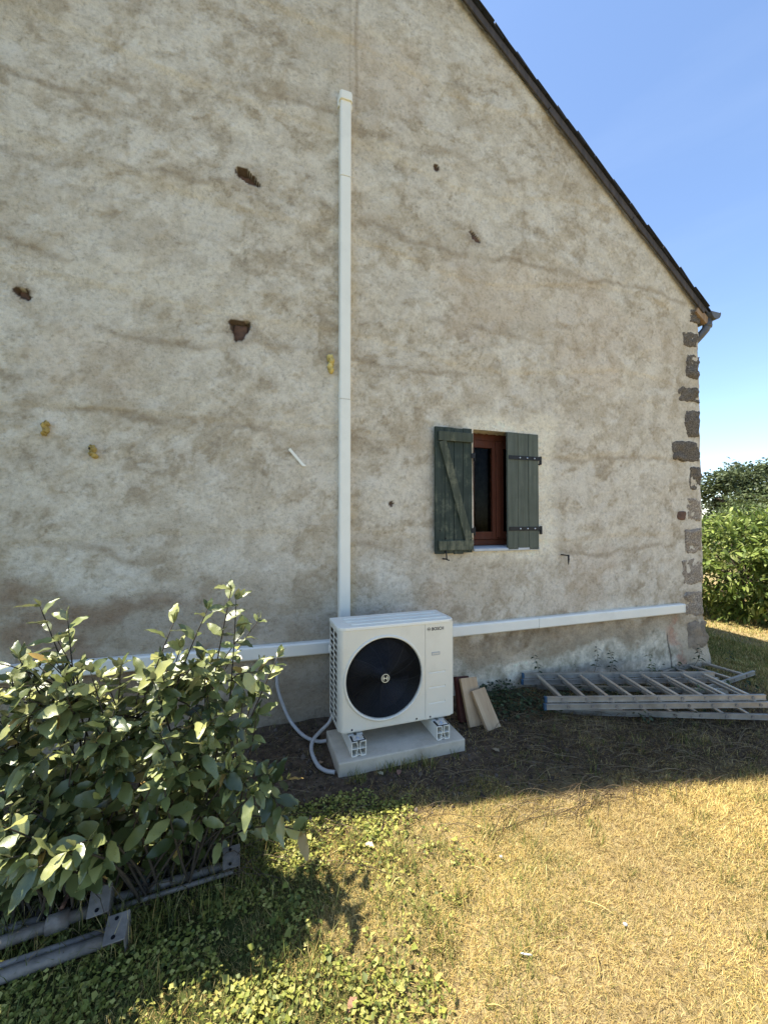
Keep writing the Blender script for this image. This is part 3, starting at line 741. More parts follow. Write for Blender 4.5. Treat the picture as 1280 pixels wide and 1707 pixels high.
# ------------------------------------------------------------------ heat pump
hp = tag(empty('heat_pump', (.99, -.50, .19)), 'cream white outdoor heat pump with large black round fan, on the slab', 'heat pump')
X0, X1, YF, YB, Z0, Z1 = .566, 1.415, -.648, -.345, .192, .872
FX, FZ, FR = .886, .527, .286
def pt(name, mb, mat, parent=hp, smooth=False, bevel=0): return mb.build(name, mat, parent, smooth, bevel)
ch = .028
# front panel with round opening: (x, z) outline to circle
def front(mb, xa, xb, za, zb, cx, cz, R, y, seg=96, thick=.004):
    out = []; inn = []
    for k in range(seg):
        q = 2*math.pi*k/seg; c, s_ = math.cos(q), math.sin(q)
        inn.append((cx+R*c, cz+R*s_))
        tx = ((xb-cx) if c > 0 else (xa-cx))/c if abs(c) > 1e-6 else 1e9
        tz = ((zb-cz) if s_ > 0 else (za-cz))/s_ if abs(s_) > 1e-6 else 1e9
        tt = min(tx, tz); out.append((cx+tt*c, cz+tt*s_))
    for (gx_, gz_) in ((xa, za), (xa, zb), (xb, za), (xb, zb)):     # pull nearest outline point to the true corner
        i = min(range(seg), key=lambda q: (out[q][0]-gx_)**2+(out[q][1]-gz_)**2); out[i] = (gx_, gz_)
    V = [(a, y, b) for a, b in out]+[(a, y, b) for a, b in inn]+[(a, y+.05, b) for a, b in inn]
    F = []
    for k in range(seg):
        k2 = (k+1) % seg; F += [(k, k2, seg+k2, seg+k), (seg+k, seg+k2, 2*seg+k2, 2*seg+k)]
    mb.add(V, F)
SEAM = 1.188
m = MB(); front(m, X0+ch, SEAM-.0012, Z0+.012, Z1, FX, FZ, FR, YF)
m.add([(SEAM-.0012, YF, Z0+.012), (SEAM-.0012, YF, Z1), (SEAM-.0012, YF+.01, Z1), (SEAM-.0012, YF+.01, Z0+.012)], [(0, 1, 2, 3)])
pt('front_panel', m, M_casing)
# right-hand service panel with pressed grooves
m = MB(); xs = [SEAM+.0012, 1.215, 1.218, 1.222, 1.225, 1.335, 1.338, 1.342, 1.345, X1-.02]
zg = [.523, .418, .308]; zs = [Z0+.012]
for q in reversed(zg): zs += [q-.010, q-.003, q+.003, q+.006]
zs.append(Z1); V = []; F = []
for i, a in enumerate(xs):
    for j, b in enumerate(zs):
        ing = 1.216 < a < 1.344 and any(q-.005 < b < q+.004 for q in zg)
        V.append((a, YF-.0005+(.005 if ing else 0), b))
nz = len(zs)
for i in range(len(xs)-1):
    for j in range(nz-1): F.append((i*nz+j, (i+1)*nz+j, (i+1)*nz+j+1, i*nz+j+1))
m.add(V, F)
n0 = len(m.V)
arc = [(X1-.02+.02*math.sin(q), YF+.02-.02*math.cos(q)) for q in [math.pi/2*k/6 for k in range(7)]]+[(X1, YB)]
for (a, b) in arc: m.V += [(a, b-.0005, Z0+.012), (a, b-.0005, Z1)]
for k in range(len(arc)-1): m.F.append((n0+2*k, n0+2*k+2, n0+2*k+3, n0+2*k+1))
m.add([(SEAM+.0012, YF-.0005, Z0+.012), (SEAM+.0012, YF-.0005, Z1), (SEAM+.0012, YF+.01, Z1), (SEAM+.0012, YF+.01, Z0+.012)], [(0, 1, 2, 3)])
pt('service_panel', m, M_casing)
m = MB(); m.lim(SEAM-.004, SEAM+.004, YF+.006, YF+.008, Z0+.02, Z1-.004); pt('panel_seam', m, M_seam)
# rounded left front edge
m = MB(); V = []; prof = [(X0, YF+ch+.012), (X0+.002, YF+ch), (X0+.010, YF+.012), (X0+.018, YF+.004), (X0+ch, YF)]
for a, b in prof: V += [(a, b, Z0+.012), (a, b, Z1)]
m.add(V, [(2*k, 2*k+2, 2*k+3, 2*k+1) for k in range(len(prof)-1)]); pt('corner_post', m, M_casing, smooth=True)
# base tray, back, right grille side
m = MB(); m.prism([(X0+.012, YB), (X0+.004, YF+ch+.02), (X0+.022, YF+.012), (X0+.05, YF+.004), (X1-.03, YF+.004), (X1-.008, YF+.02), (X1-.004, YB)], lambda a, b, k: (a, b, k), Z0, Z0+.0125); pt('base_tray', m, M_casing, bevel=.004)
m = MB(); m.lim(X0+.002, X1-.002, YB-.002, YB+.002, Z0+.013, Z1); pt('back_panel', m, M_coil)
# left side grille: posts and slats in front of the coil
m = MB(); ys0, ys1 = YF+ch+.012, YB
gz0, gz1 = Z0+.035, Z1-.035
m.lim(X0, X0+.004, ys0, ys0+.022, Z0+.012, Z1); m.lim(X0, X0+.004, ys1-.016, ys1+.002, Z0+.012, Z1)
m.lim(X0, X0+.004, (ys0+ys1)/2-.012, (ys0+ys1)/2+.014, Z0+.012, Z1)
m.lim(X0+.0005, X0+.0045, ys0+.02, ys1-.014, Z0+.012, gz0); m.lim(X0+.0005, X0+.0045, ys0+.02, ys1-.014, gz1, Z1)
side = pt('side_panel', m, M_casing)
NS = 15
for k in range(1, NS):
    zz = gz0+(gz1-gz0)*k/NS
    m = MB(); m.lim(X0+.0005, X0+.0048, ys0+.021, ys1-.015, zz-.0045, zz+.0045); pt('slat', m, M_casing, side)
m = MB(); m.lim(X0+.024, X0+.05, ys0+.004, YB-.004, Z0+.014, Z1-.003)
pt('coil', m, M_coil)
m = MB(); m.prism([(0, .70), (-.012, .695), (-.014, .655), (0, .64)], lambda a, b, k: (X0+a, k, b), ys1-.05, ys1-.004); pt('sensor_clip', m, M_white, bevel=.002)
# lid with ribs
m = MB(); ov = .005
lid = [(X0-ov, YB+ov), (X0-ov, YF+.045), (X0+.008, YF+.014), (X0+.045, YF-ov), (X1-.04, YF-ov), (X1-.006, YF+.012), (X1+ov, YF+.05), (X1+ov, YB+ov)]
m.prism(lid, lambda a, b, k: (a, b, k), Z1-.008, Z1+.017); lidp = pt('lid', m, M_white, bevel=.006)
for (ya, yb, xa, xb) in ((YF+.045, YF+.085, .66, 1.385), (YF+.125, YF+.165, .64, 1.37), (YF+.205, YF+.245, .64, 1.36)):
    m = MB(); m.lim(xa, xb, ya, yb, Z1+.016, Z1+.025); pt('lid_rib', m, M_white, lidp, bevel=.004)
# fan opening
m = MB(); m.lathe((FX, YF, FZ), [(FR+.006, .002), (FR+.003, -.006), (FR-.004, -.011), (FR-.011, -.009), (FR-.014, .0), (FR-.014, .03)], 96); pt('fan_ring', m, M_casing, smooth=True)
m = MB(); m.lathe((FX, YF, FZ), [(FR-.012, .012), (FR-.03, .05), (FR-.035, .16), (FR-.1, .2), (.0, .2)], 64); pt('fan_shroud', m, M_black, smooth=True)
fan = empty('fan', (FX, YF+.10, FZ)); attach(fan, hp)
def fsub(name, mb, mat, smooth=False):
    o = mb.build(name, mat, None, smooth); o.parent = fan; o.matrix_parent_inverse = Matrix.Translation(fan.location).inverted(); return o
for b in range(3):
    m = MB(); V = []; F = []; nr, na = 8, 8
    for i in range(nr+1):
        rr = .055+(.235-.055)*i/nr; sweep = .25*i/nr
        for j in range(na+1):
            q = b*2*math.pi/3+.9+sweep+(j/na-.5)*(1.0+.45*i/nr)
            V.append((FX+rr*math.cos(q), YF+.095+.07*(j/na-.5)-.02*math.sin(math.pi*j/na), FZ+rr*math.sin(q)))
    for i in range(nr):
        for j in range(na): F.append((i*(na+1)+j, i*(na+1)+j+1, (i+1)*(na+1)+j+1, (i+1)*(na+1)+j))
    m.add(V, F); fsub('blade', m, M_blade, True)
m = MB(); m.lathe((FX, YF, FZ), [(.0, .05), (.045, .052), (.062, .07), (.064, .14)], 32); fsub('fan_hub', m, M_blade, True)
m = MB()
for k in range(30):
    rr = .045+(FR-.02-.045)*k/29; dome = -.004+.010*(rr/FR)**2
    pr = [(rr-.0019, dome), (rr, dome-.0019), (rr+.0019, dome), (rr, dome+.0019)]
    m.lathe((FX, YF, FZ), pr, 72, close=True)
for k in range(12):
    q = 2*math.pi*k/12+.13
    pth = []
    for i in range(7):
        rr = .04+(FR-.052)*i/6; qq = q+.35*(i/6)
        pth.append((FX+rr*math.cos(qq), YF+.002+.010*(rr/FR)**2, FZ+rr*math.sin(qq)))
    m.tube(pth, .0022, 5)
pt('fan_guard', m, M_guard)
# emblem on the hub of the guard
def emblem(mb, cx, cz, R, y, d):
    mb.lathe((cx, y, cz), [(R, 0), (R, -d), (R*.84, -d), (R*.84, 0)], 40)
    for s_ in (-1, 1):          # two arcs of the armature and the bar between them
        pts_o = [(cx+s_*R*.62*math.cos(q), cz+R*.62*math.sin(q)) for q in [R_(-52)+R_(104)*k/8 for k in range(9)]]
        pts_i = [(cx+s_*R*.30, cz+R*.49), (cx+s_*R*.30, cz-R*.49)]
        poly = pts_o+pts_i
        mb.prism(poly, lambda a, b, k: (a, y-k, b), 0, d)
    mb.lim(cx-R*.32, cx+R*.32, y-d*.98, y, cz-R*.11, cz+R*.11)
m = MB(); m.lathe((FX, YF, FZ), [(0, -.009), (.034, -.009), (.040, -.006), (.041, .004)], 40); hub = pt('guard_disc', m, M_black, smooth=True)
m = MB(); emblem(m, FX, FZ, .029, YF-.0094, .002); pt('emblem', m, M_gold, hub)
# maker's name and mark on the service panel
m = MB(); emblem(m, 1.216, .828, .0125, YF-.0007, .0012); pt('printed_mark', m, M_print)
fc = bpy.data.curves.new('lettering', 'FONT'); fc.body = 'BOSCH'; fc.size = .0305; fc.extrude = .0006; fc.offset = .0009; fc.align_x = 'LEFT'; fc.space_character = 1.06
fo = bpy.data.objects.new('lettering_source', fc); COL.objects.link(fo)
bpy.context.view_layer.update()
me = bpy.data.meshes.new_from_object(fo.evaluated_get(bpy.context.evaluated_depsgraph_get())); bpy.data.objects.remove(fo)
wdt = max(v.co.x for v in me.vertices)-min(v.co.x for v in me.vertices)
kx = .094/wdt
for v in me.vertices: v.co = Vector((1.237+v.co.x*kx, YF-.0010-v.co.z, .817+v.co.y))
finish('lettering', me, M_print, hp)
m = MB(); m.lim(1.236, 1.302, YF-.004, YF-.0007, .640, .664); bd = pt('badge', m, M_badge, bevel=.002)
m = MB()
for k in range(9): m.lim(1.242+k*.006, 1.2455+k*.006, YF-.0046, YF-.004, .646, .658)
pt('badge_print', m, M_casing, bd)
# valve cover on the right, screws
m = MB(); m.prism([(.245, 0), (.225, .0), (.26, .045), (.585, .045), (.625, .022), (.64, 0)], lambda a, b, k: (X1-.001+b, k, a), -.56, -.37); pt('valve_cover', m, M_casing, bevel=.008)
for (sx_, sz_) in ((.655, .2125), (1.12, .2125), (1.225, .2105)):
    m = MB(); m.lathe((sx_, YF, sz_), [(0, -.004), (.004, -.0035), (.0065, -.001), (.0065, .004)], 10); pt('screw', m, M_black)

# ------------------------------------------------------------------ hoses
def smooth_path(P, n=8):
    P = [Vector(p) for p in P]; Q = [P[0]*2-P[1]]+P+[P[-1]*2-P[-2]]; out = []
    for i in range(1, len(Q)-2):
        for k in range(n):
            u = k/n; a, b, c, d = Q[i-1], Q[i], Q[i+1], Q[i+2]
            out.append(.5*((2*b)+(-a+c)*u+(2*a-5*b+4*c-d)*u*u+(-a+3*b-3*c+d)*u**3))
    out.append(P[-1]); return out
m = MB(); m.tube(smooth_path([(.205, -.04, .55), (.212, -.036, .44), (.22, -.052, .30), (.285, -.10, .12), (.345, -.18, .045), (.405, -.29, .025), (.475, -.375, .028), (.533, -.408, .040)]), .0125, 12)
tag(m.build('drain_hose', M_hose, smooth=True), 'grey drain hose hanging from the left trunking down to the slab', 'hose', 'grey drain hoses')
m = MB(); m.tube(smooth_path([(.60, -.30, .17), (.565, -.315, .115), (.50, -.35, .085), (.435, -.42, .068), (.41, -.51, .045), (.43, -.64, .024), (.470, -.71, .020), (.52, -.745, .022)]), .0125, 12)
tag(m.build('drain_hose', M_hose, smooth=True), 'grey drain hose curling from under the heat pump to the bare soil', 'hose', 'grey drain hoses')

# ------------------------------------------------------------------ timber offcuts
def plank(name, b0, t0, w, th, mat, label, cat='plank', twist=0.0):
    b0, t0 = Vector(b0), Vector(t0); d = (t0-b0).normalized(); side = Vector((math.cos(twist), math.sin(twist), 0)); side = (side-d*side.dot(d)).normalized(); n = side.cross(d)
    M = Matrix((side, n, d)).transposed(); L = (t0-b0).length
    mb = MB(); mb.box((0, 0, 0), (w, th, L)); o = mb.build(name, mat, None, False, .003)
    o.matrix_world = Matrix.Translation((b0+t0)/2) @ M.to_4x4()
    return tag(o, label, cat, 'timber offcuts leaning by the heat pump')
plank('timber_offcut', (1.775, -.605, .008), (1.735, -.445, .252), .128, .034, M_board, 'short pale wooden offcut, front one of the boards beside the heat pump', twist=.10)
plank('timber_offcut', (1.685, -.52, .006), (1.688, -.375, .325), .150, .032, M_board, 'longer pale wooden offcut leaning behind the front one', twist=.06)
plank('timber_offcut', (1.645, -.42, .0), (1.665, -.31, .315), .13, .04, M_redplank, 'dark red-brown board mostly hidden behind the pale offcuts', twist=.2)

# ------------------------------------------------------------------ aluminium ladders
def ladder(loc, rz, length, width, nr, pitch, first, label, caps=True, tilt=0.0, roll=0.0):
    r = tag(empty('ladder', loc, (roll, tilt, rz)), label, 'ladder', 'aluminium ladder sections lying by the wall')
    hh, tw = .044, .024
    for s_ in (-1, 1):
        yc = s_*(width/2)
        m = MB(); prof = [(-tw/2, 0), (tw/2, 0), (tw/2, hh), (-tw/2, hh)]
        m.lim(-length/2, length/2, yc-tw/2+.004, yc+tw/2-.004, .003, hh-.003)
        m.lim(-length/2, length/2, yc-tw/2, yc+tw/2, hh-.006, hh); m.lim(-length/2, length/2, yc-tw/2, yc+tw/2, 0, .006)
        rail = m.build('rail', M_alu, r, bevel=.001, local=True)
        for k in range(nr):
            xx = -length/2+first+k*pitch
            mm = MB(); mm.tube([(xx, yc+s_*(tw/2-.006), hh/2), (xx, yc+s_*(tw/2+.003), hh/2)], .013, 8); mm.lim(xx-.016, xx+.016, yc+s_*.007, yc+s_*.0125, hh/2-.018, hh/2+.018) if False else None
            mm.build('rung_end', M_galv, rail, local=True)
        if caps:
            mm = MB(); mm.lim(-length/2-.020, -length/2-.0005, yc-tw/2-.003, yc+tw/2+.003, -.002, hh+.002); mm.build('end_cap', M_blue, r, bevel=.003, local=True)
    for k in range(nr):
        xx = -length/2+first+k*pitch
        mm = MB(); mm.prism([(-.014, -.008), (-.006, -.014), (.006, -.014), (.014, -.008), (.014, .008), (.006, .014), (-.006, .014), (-.014, .008)], lambda a, b, q: (xx+a, q, hh/2+b), -width/2+.008, width/2-.008)
        mm.build('rung', M_rung, r, local=True)
    return r
rz = R_(-17.5)
ladder((3.285, -.577, .105), rz, 1.84, .50, 9, .200, .13, 'grey aluminium ladder on top of the pile beside the wall')
ladder((3.27, -.607, .060), rz, 1.87, .50, 9, .200, .18, 'grey aluminium ladder directly beneath the top one')
ladder((3.39, -.585, -.040), R_(-22.0), 1.78, .50, 8, .205, .15, 'lowest ladder, its near rail poking out in front of the pile', caps=False)
ladder((4.20, -.305, -.088), R_(4.0), 1.86, .42, 8, .220, .16, 'ladder section angled under the pile, reaching to the house corner', caps=False, tilt=R_(-2.2))

# ------------------------------------------------------------------ steel props under the bush
def prop(name, p_end, p_far, r0, label, pin=False, inner=None, tilt=0.0):
    p0, p1 = Vector(p_end), Vector(p_far); d = (p1-p0).normalized()
    root = tag(empty(name, tuple(p0)), label, 'steel prop', 'steel props lying in the weeds')
    m = MB(); m.tube([p0+d*.012, p1], r0, 14); m.build('outer_tube', M_galv, root, smooth=True)
    side = d.cross(Vector((0, 0, 1))).normalized(); upv = side.cross(d)
    ca, sa = math.cos(tilt), math.sin(tilt); s2, u2 = side*ca+upv*sa, upv*ca-side*sa
    M = Matrix((d, s2, u2)).transposed()
    m = MB(); m.box(p0-d*.004, (.006, .095, .095), M); m.box(p0+d*.030+u2*.044, (.070, .095, .005), M)
    pl = m.build('end_plate', M_galv, root, bevel=.002)
    for s_ in (-1, 1):
        m = MB(); m.tube([p0+d*.034+s2*s_*.030+u2*.0458, p0+d*.034+s2*s_*.030+u2*.0478], .007, 10); m.build('bolt_hole', M_black, pl)
    if pin:
        c = p0+d*.16
        m = MB(); m.tube(smooth_path([c+side*.02+upv*.03, c+side*.10+upv*.035-d*.02, c+side*.12+upv*.04-d*.09, c+side*.06+upv*.05-d*.13, c+side*.0+upv*.045-d*.12], 6), .008, 8); m.build('pin', M_rust, root, smooth=True)
        m = MB(); m.tube([c-d*.03, c+d*.04], r0+.010, 14); m.build('collar', M_galv, root, smooth=True)
    if inner:
        m = MB(); m.tube([p0+d*.02+side*inner, p0+d*.55+side*inner*1.1], r0*.55, 10); m.build('side_bar', M_galv, root, smooth=True)
    return root
prop('steel_prop', (-.035, -1.275, .045), (-1.55, -1.325, .03), .017, 'thin galvanised prop reaching furthest right under the bush', inner=-.045, tilt=.3)
prop('steel_prop', (-.515, -1.345, .070), (-1.70, -1.47, .035), .021, 'galvanised prop with curved rusty pin, between the other two', pin=True, tilt=.45)
prop('steel_prop', (-.425, -1.475, .048), (-1.60, -1.545, .03), .021, 'galvanised prop nearest the camera with square end plate', inner=.04, tilt=.25)

# ------------------------------------------------------------------ small things on the wall
for (cx_, cz_, rx_, rz_, mt, lb, sd) in ((.634, 2.895, .032, .062, M_foam_y, 'bright yellow blob of expanding foam beside the vertical trunking', 3),
                                       (-1.285, 2.215, .020, .040, M_foam, 'yellow-brown foam plug further left, highest of the pair', 5),
                                       (-1.018, 2.075, .024, .036, M_foam, 'round yellow-brown foam plug with a dimple, right of the other plug', 8)):
    r = tag(empty('foam_plug', (cx_, 0, cz_)), lb, 'foam', 'expanding foam plugs in the wall')
    m = MB()
    for k in range(5):
        m.add(*blob((cx_+.35*rx_*math.sin(k*2.1+sd), -.018-.006*(k % 2), cz_+rz_*(k/2.5-.8)), (rx_*(.75-.08*(k % 3)), .03, rz_*.45), sd+k, 8, .8))
    m.build('foam', mt, r, smooth=True)
    m = MB(); m.add(*blob((cx_-.012, -.030, cz_+rz_*.55), (.011, .018, .011), sd, 5)); m.build('hole', M_black, r, smooth=True)
m = MB(); m.bar((.299, -.022, 2.171), (.412, -.022, 2.042), .022, .006, (0, 1, 0)); m.bar((.398, -.024, 2.043), (.428, -.024, 2.043), .008, .014, (0, 0, 1))
tag(m.build('cable_strip', M_white, bevel=.001), 'small white plastic strip stuck slantwise on the wall', 'strip')

# ------------------------------------------------------------------ vegetation
UP = np.array([0, 0, 1.0])
def leaf_template(ns=7, w=.23, wave=.02, fold=.05, droop=.10):
    V = []; F = []
    for i in range(ns+1):
        u = i/ns; hw = w*math.sin(math.pi*min(1, u*.96+.02)**.85)*(1 if u < .98 else .1)
        z = -droop*u*u
        wv = wave*math.sin(u*15); we = .012*math.sin(u*23)
        V += [(-hw-we, u, z+fold*hw/w+wv), (0, u, z), (hw+we, u, z+fold*hw/w-wv)]
    for i in range(ns):
        a = i*3; b = a+3
        for k in (0, 1): F += [(a+k, a+k+1, b+k+1), (a+k, b+k+1, b+k)]
    return np.array(V), np.array(F)
def simple_leaf(w=.26, fold=.06, droop=.12):
    V = np.array([(0, 0, 0), (-w, .42, fold), (0, .45, -.02), (w, .42, fold), (0, 1, -droop)])
    F = np.array([(0, 2, 1), (0, 3, 2), (1, 2, 4), (2, 3, 4)]); return V, F

t = NT('shrub_leaf'); rn = t.rnd(); gm = t.N.new('ShaderNodeNewGeometry')
c = t.ramp(rn, [(.0, (.080, .102, .026)), (.4, (.205, .228, .068)), (.75, (.345, .355, .118)), (.97, (.46, .44, .13)), (1.0, (.38, .24, .08))])
c = t.mix(t.math('MULTIPLY', t.noise(18, 4), .35), c, (.12, .15, .085)); c = t.mix(t.math('MULTIPLY', gm.outputs['Backfacing'], .6), c, (.24, .24, .125))
t.bump(t.noise(60, 3), .25, .003)
M_leaf_obj = t.leafy(c, t.step(t.noise(9, 2), .3, .7, .27, .43), .20, .8)
t = NT('shrub_leaf_mass'); gm = t.N.new('ShaderNodeNewGeometry'); c = t.mix(t.math('MULTIPLY', gm.outputs['Backfacing'], .6), t.attr(), (.24, .24, .125))
M_leaf_att = t.leafy(c, .36, .20, .75)
t = NT('foliage'); M_fol = t.leafy(t.attr(), .52, .28, .3)
t = NT('grass_blade'); M_grass = t.leafy(t.attr(), .62, .22, .25)
t = NT('dry_straw'); M_straw = t.fin(t.attr(), .8, 0, .2)

# --- bush by the wall
TIPS = np.array([(-0.07,-1.42,1.30),(-0.05,-1.40,1.26),(-0.16,-1.42,1.23),(0.05,-0.95,1.05),(0.13,-1.33,0.97),(0.07,-1.30,0.93),(-0.78,-1.30,1.26),(-0.67,-1.35,1.21),(-0.70,-1.35,1.13),(-0.80,-1.40,1.09),(-0.29,-1.40,1.18),(0.22,-1.48,0.27),(0.17,-1.45,0.48),(0.09,-1.42,0.50),(0.04,-1.38,0.75),(-0.62,-1.68,0.51),(-0.55,-1.66,0.53),(-0.69,-1.68,0.56),(-0.71,-1.68,0.66),(0.08,-1.46,0.35),(-0.26,-1.42,1.08),(-0.47,-1.42,1.03),(-0.56,-1.45,1.03),(-0.36,-1.45,0.98),(-0.03,-1.38,1.10),(-0.82,-1.40,1.02),(-0.24,-1.42,0.76),(0.08,-1.43,0.51),(-0.69,-1.39,0.58),(-0.18,-1.39,1.01),(-0.52,-1.39,0.95),(-0.40,-1.35,0.92),(-0.63,-1.52,0.79),(-0.51,-1.36,0.80),(-0.78,-1.33,0.79),(-0.60,-1.49,0.72),(-0.72,-1.51,0.62),(-0.51,-1.47,0.56),(-0.75,-1.50,1.02),(-0.17,-1.45,0.63),(-0.79,-1.35,1.05),(-0.06,-1.45,0.59),(-0.66,-1.46,0.94),(0.02,-1.57,0.52),(-0.49,-1.46,0.64),(-0.77,-1.44,0.45),(-0.65,-1.36,0.62),(-0.04,-1.44,0.73),(0.14,-1.49,0.36),(-0.53,-1.48,0.83),(-0.73,-1.50,0.64),(-0.73,-1.59,0.58),(-0.23,-1.36,0.86),(0.02,-1.32,0.85),(0.14,-1.40,0.30),(-0.62,-1.47,0.75),(-0.56,-1.44,0.72),(-0.57,-1.36,0.61),(-0.60,-1.45,0.95),(-0.65,-1.45,0.51),(-0.62,-1.60,0.51),(-0.20,-1.42,0.56),(-0.81,-1.43,0.85),(-0.76,-1.42,0.98),(-0.45,-1.45,0.76),(-0.57,-1.31,0.96),(-0.36,-1.29,0.91),(-0.15,-1.37,0.99),(-0.56,-1.46,0.60),(-0.74,-1.38,0.86),(-0.70,-1.54,0.61),(-0.61,-1.41,1.03),(-0.32,-1.56,0.69),(-0.67,-1.50,0.44),(-0.73,-1.50,0.61),(-0.08,-1.35,0.77),(-0.80,-1.40,0.93),(-0.61,-1.45,0.57),(-0.23,-1.34,0.89),(-0.80,-1.48,0.41),(-0.02,-1.38,0.82),(-0.58,-1.50,0.50),(-0.49,-1.41,0.85),(-0.28,-1.34,0.93),(-0.70,-1.44,0.83),(-0.69,-1.33,0.79),(-0.65,-1.30,0.89),(-0.22,-1.42,0.99),(-0.61,-1.46,0.62),(-0.56,-1.40,0.91),(-0.20,-1.38,0.63),(-0.82,-1.47,0.80),(-0.70,-1.36,0.81),(-0.15,-1.50,0.71),(-0.07,-1.49,0.59),(-0.73,-1.51,0.64),(-0.48,-1.47,0.73),(-0.69,-1.37,0.87),(-0.64,-1.46,0.41),(-0.46,-1.53,0.91),(-0.31,-1.55,0.81),(-0.77,-1.55,0.64),(-0.50,-1.33,0.96),(-0.75,-1.44,0.47),(-0.15,-1.50,0.78),(-0.23,-1.36,0.64),(-0.78,-1.48,0.53),(-0.16,-1.52,0.69),(-0.15,-1.41,0.82),(-0.38,-1.42,0.76),(-0.79,-1.33,0.78),(-0.61,-1.50,0.46),(-0.76,-1.36,0.98),(-0.36,-1.32,0.76),(-0.21,-1.43,1.00),(-0.29,-1.38,0.94),(-0.08,-1.46,0.57),(-0.75,-1.49,0.91),(-0.24,-1.46,0.74),(-0.68,-1.48,1.09),(-0.15,-1.41,0.75),(-0.31,-1.43,1.03),(-0.34,-1.46,0.72),(-0.08,-1.43,0.78),(-0.22,-1.50,0.64),(-0.17,-1.40,0.99),(-0.77,-1.35,0.97),(-0.47,-1.44,0.69),(-0.71,-1.59,0.52),(0.04,-1.43,0.95),(-0.65,-1.42,0.64),(-0.74,-1.59,0.51),(-0.69,-1.43,0.50),(-0.68,-1.42,1.07),(-0.46,-1.45,0.64),(-0.34,-1.46,0.81),(-0.22,-1.42,0.77),(-0.32,-1.31,1.00),(-0.26,-1.40,0.68),(-0.74,-1.45,0.73),(-0.73,-1.39,0.59),(-0.34,-1.51,0.99),(-0.71,-1.43,0.61),(-0.43,-1.41,0.74),(-0.18,-1.43,0.71),(-0.30,-1.55,0.68),(-0.73,-1.42,0.63),(-0.72,-1.36,0.89),(-0.73,-1.50,0.53),(-0.52,-1.42,0.72),(-0.03,-1.42,0.57),(-0.76,-1.46,0.91),(-0.49,-1.48,0.86),(-0.25,-1.44,0.60),(-0.72,-1.52,0.75),(-0.30,-1.56,0.68),(-0.61,-1.53,1.03),(-0.41,-1.35,0.94),(-0.76,-1.49,0.98),(-0.58,-1.46,0.79),(-0.35,-1.45,0.77),(-0.53,-1.48,0.78),(-0.66,-1.57,0.50),(-0.76,-1.35,1.04),(-0.74,-1.52,0.46),(-1.12,-1.31,1.00),(-1.16,-1.50,0.98),(-1.06,-1.45,0.53),(-0.94,-1.37,0.98),(-1.14,-1.50,0.82),(-0.79,-1.61,0.58),(-1.07,-1.48,1.04),(-1.04,-1.48,0.73),(-0.83,-1.58,0.62),(-1.02,-1.57,0.62),(-0.82,-1.59,0.59),(-0.98,-1.38,1.10),(-0.93,-1.45,0.92),(-1.22,-1.41,0.90),(-1.26,-1.32,1.09),(-1.17,-1.48,0.80),(-0.90,-1.44,0.87),(-1.14,-1.46,0.91),(-0.87,-1.46,0.94),(-0.98,-1.49,0.73),(-0.90,-1.45,0.97),(-0.99,-1.48,0.92),(-1.04,-1.54,0.80),(-1.19,-1.50,0.92),(-1.06,-1.59,0.61),(-0.81,-1.51,0.58),(-0.87,-1.49,1.12),(-0.92,-1.57,0.80),(-1.16,-1.49,0.90),(-0.83,-1.50,0.79),(-0.97,-1.48,0.54),(-0.93,-1.47,0.69),(-1.07,-1.41,1.03),(-0.96,-1.39,0.93),(-1.08,-1.45,0.69),(-0.95,-1.56,0.81),(-0.93,-1.44,1.03),(-0.82,-1.48,0.82),(-0.83,-1.46,0.78),(-0.99,-1.30,1.07)])
bush = tag(empty('garden_bush', (-.45, -1.22, 0)), 'leafy evergreen bush with wavy silvery-green leaves, in front of the wall', 'bush')
mbs = MB(); LP, LD, LN, LS = [], [], [], []
_r = np.random.default_rng(77)
TIPS = np.concatenate([TIPS, np.stack([_r.uniform(-1.2, .0, 110), _r.uniform(-1.30, -1.02, 110), _r.uniform(.16, .55, 110)], 1)])
TIPS = np.concatenate([TIPS, np.stack([_r.uniform(-1.3, -.02, 150), _r.uniform(-1.27, -.98, 150), _r.uniform(.07, .34, 150)], 1)])
base = np.array([-.46, -1.24, -.02])
MAIN = []
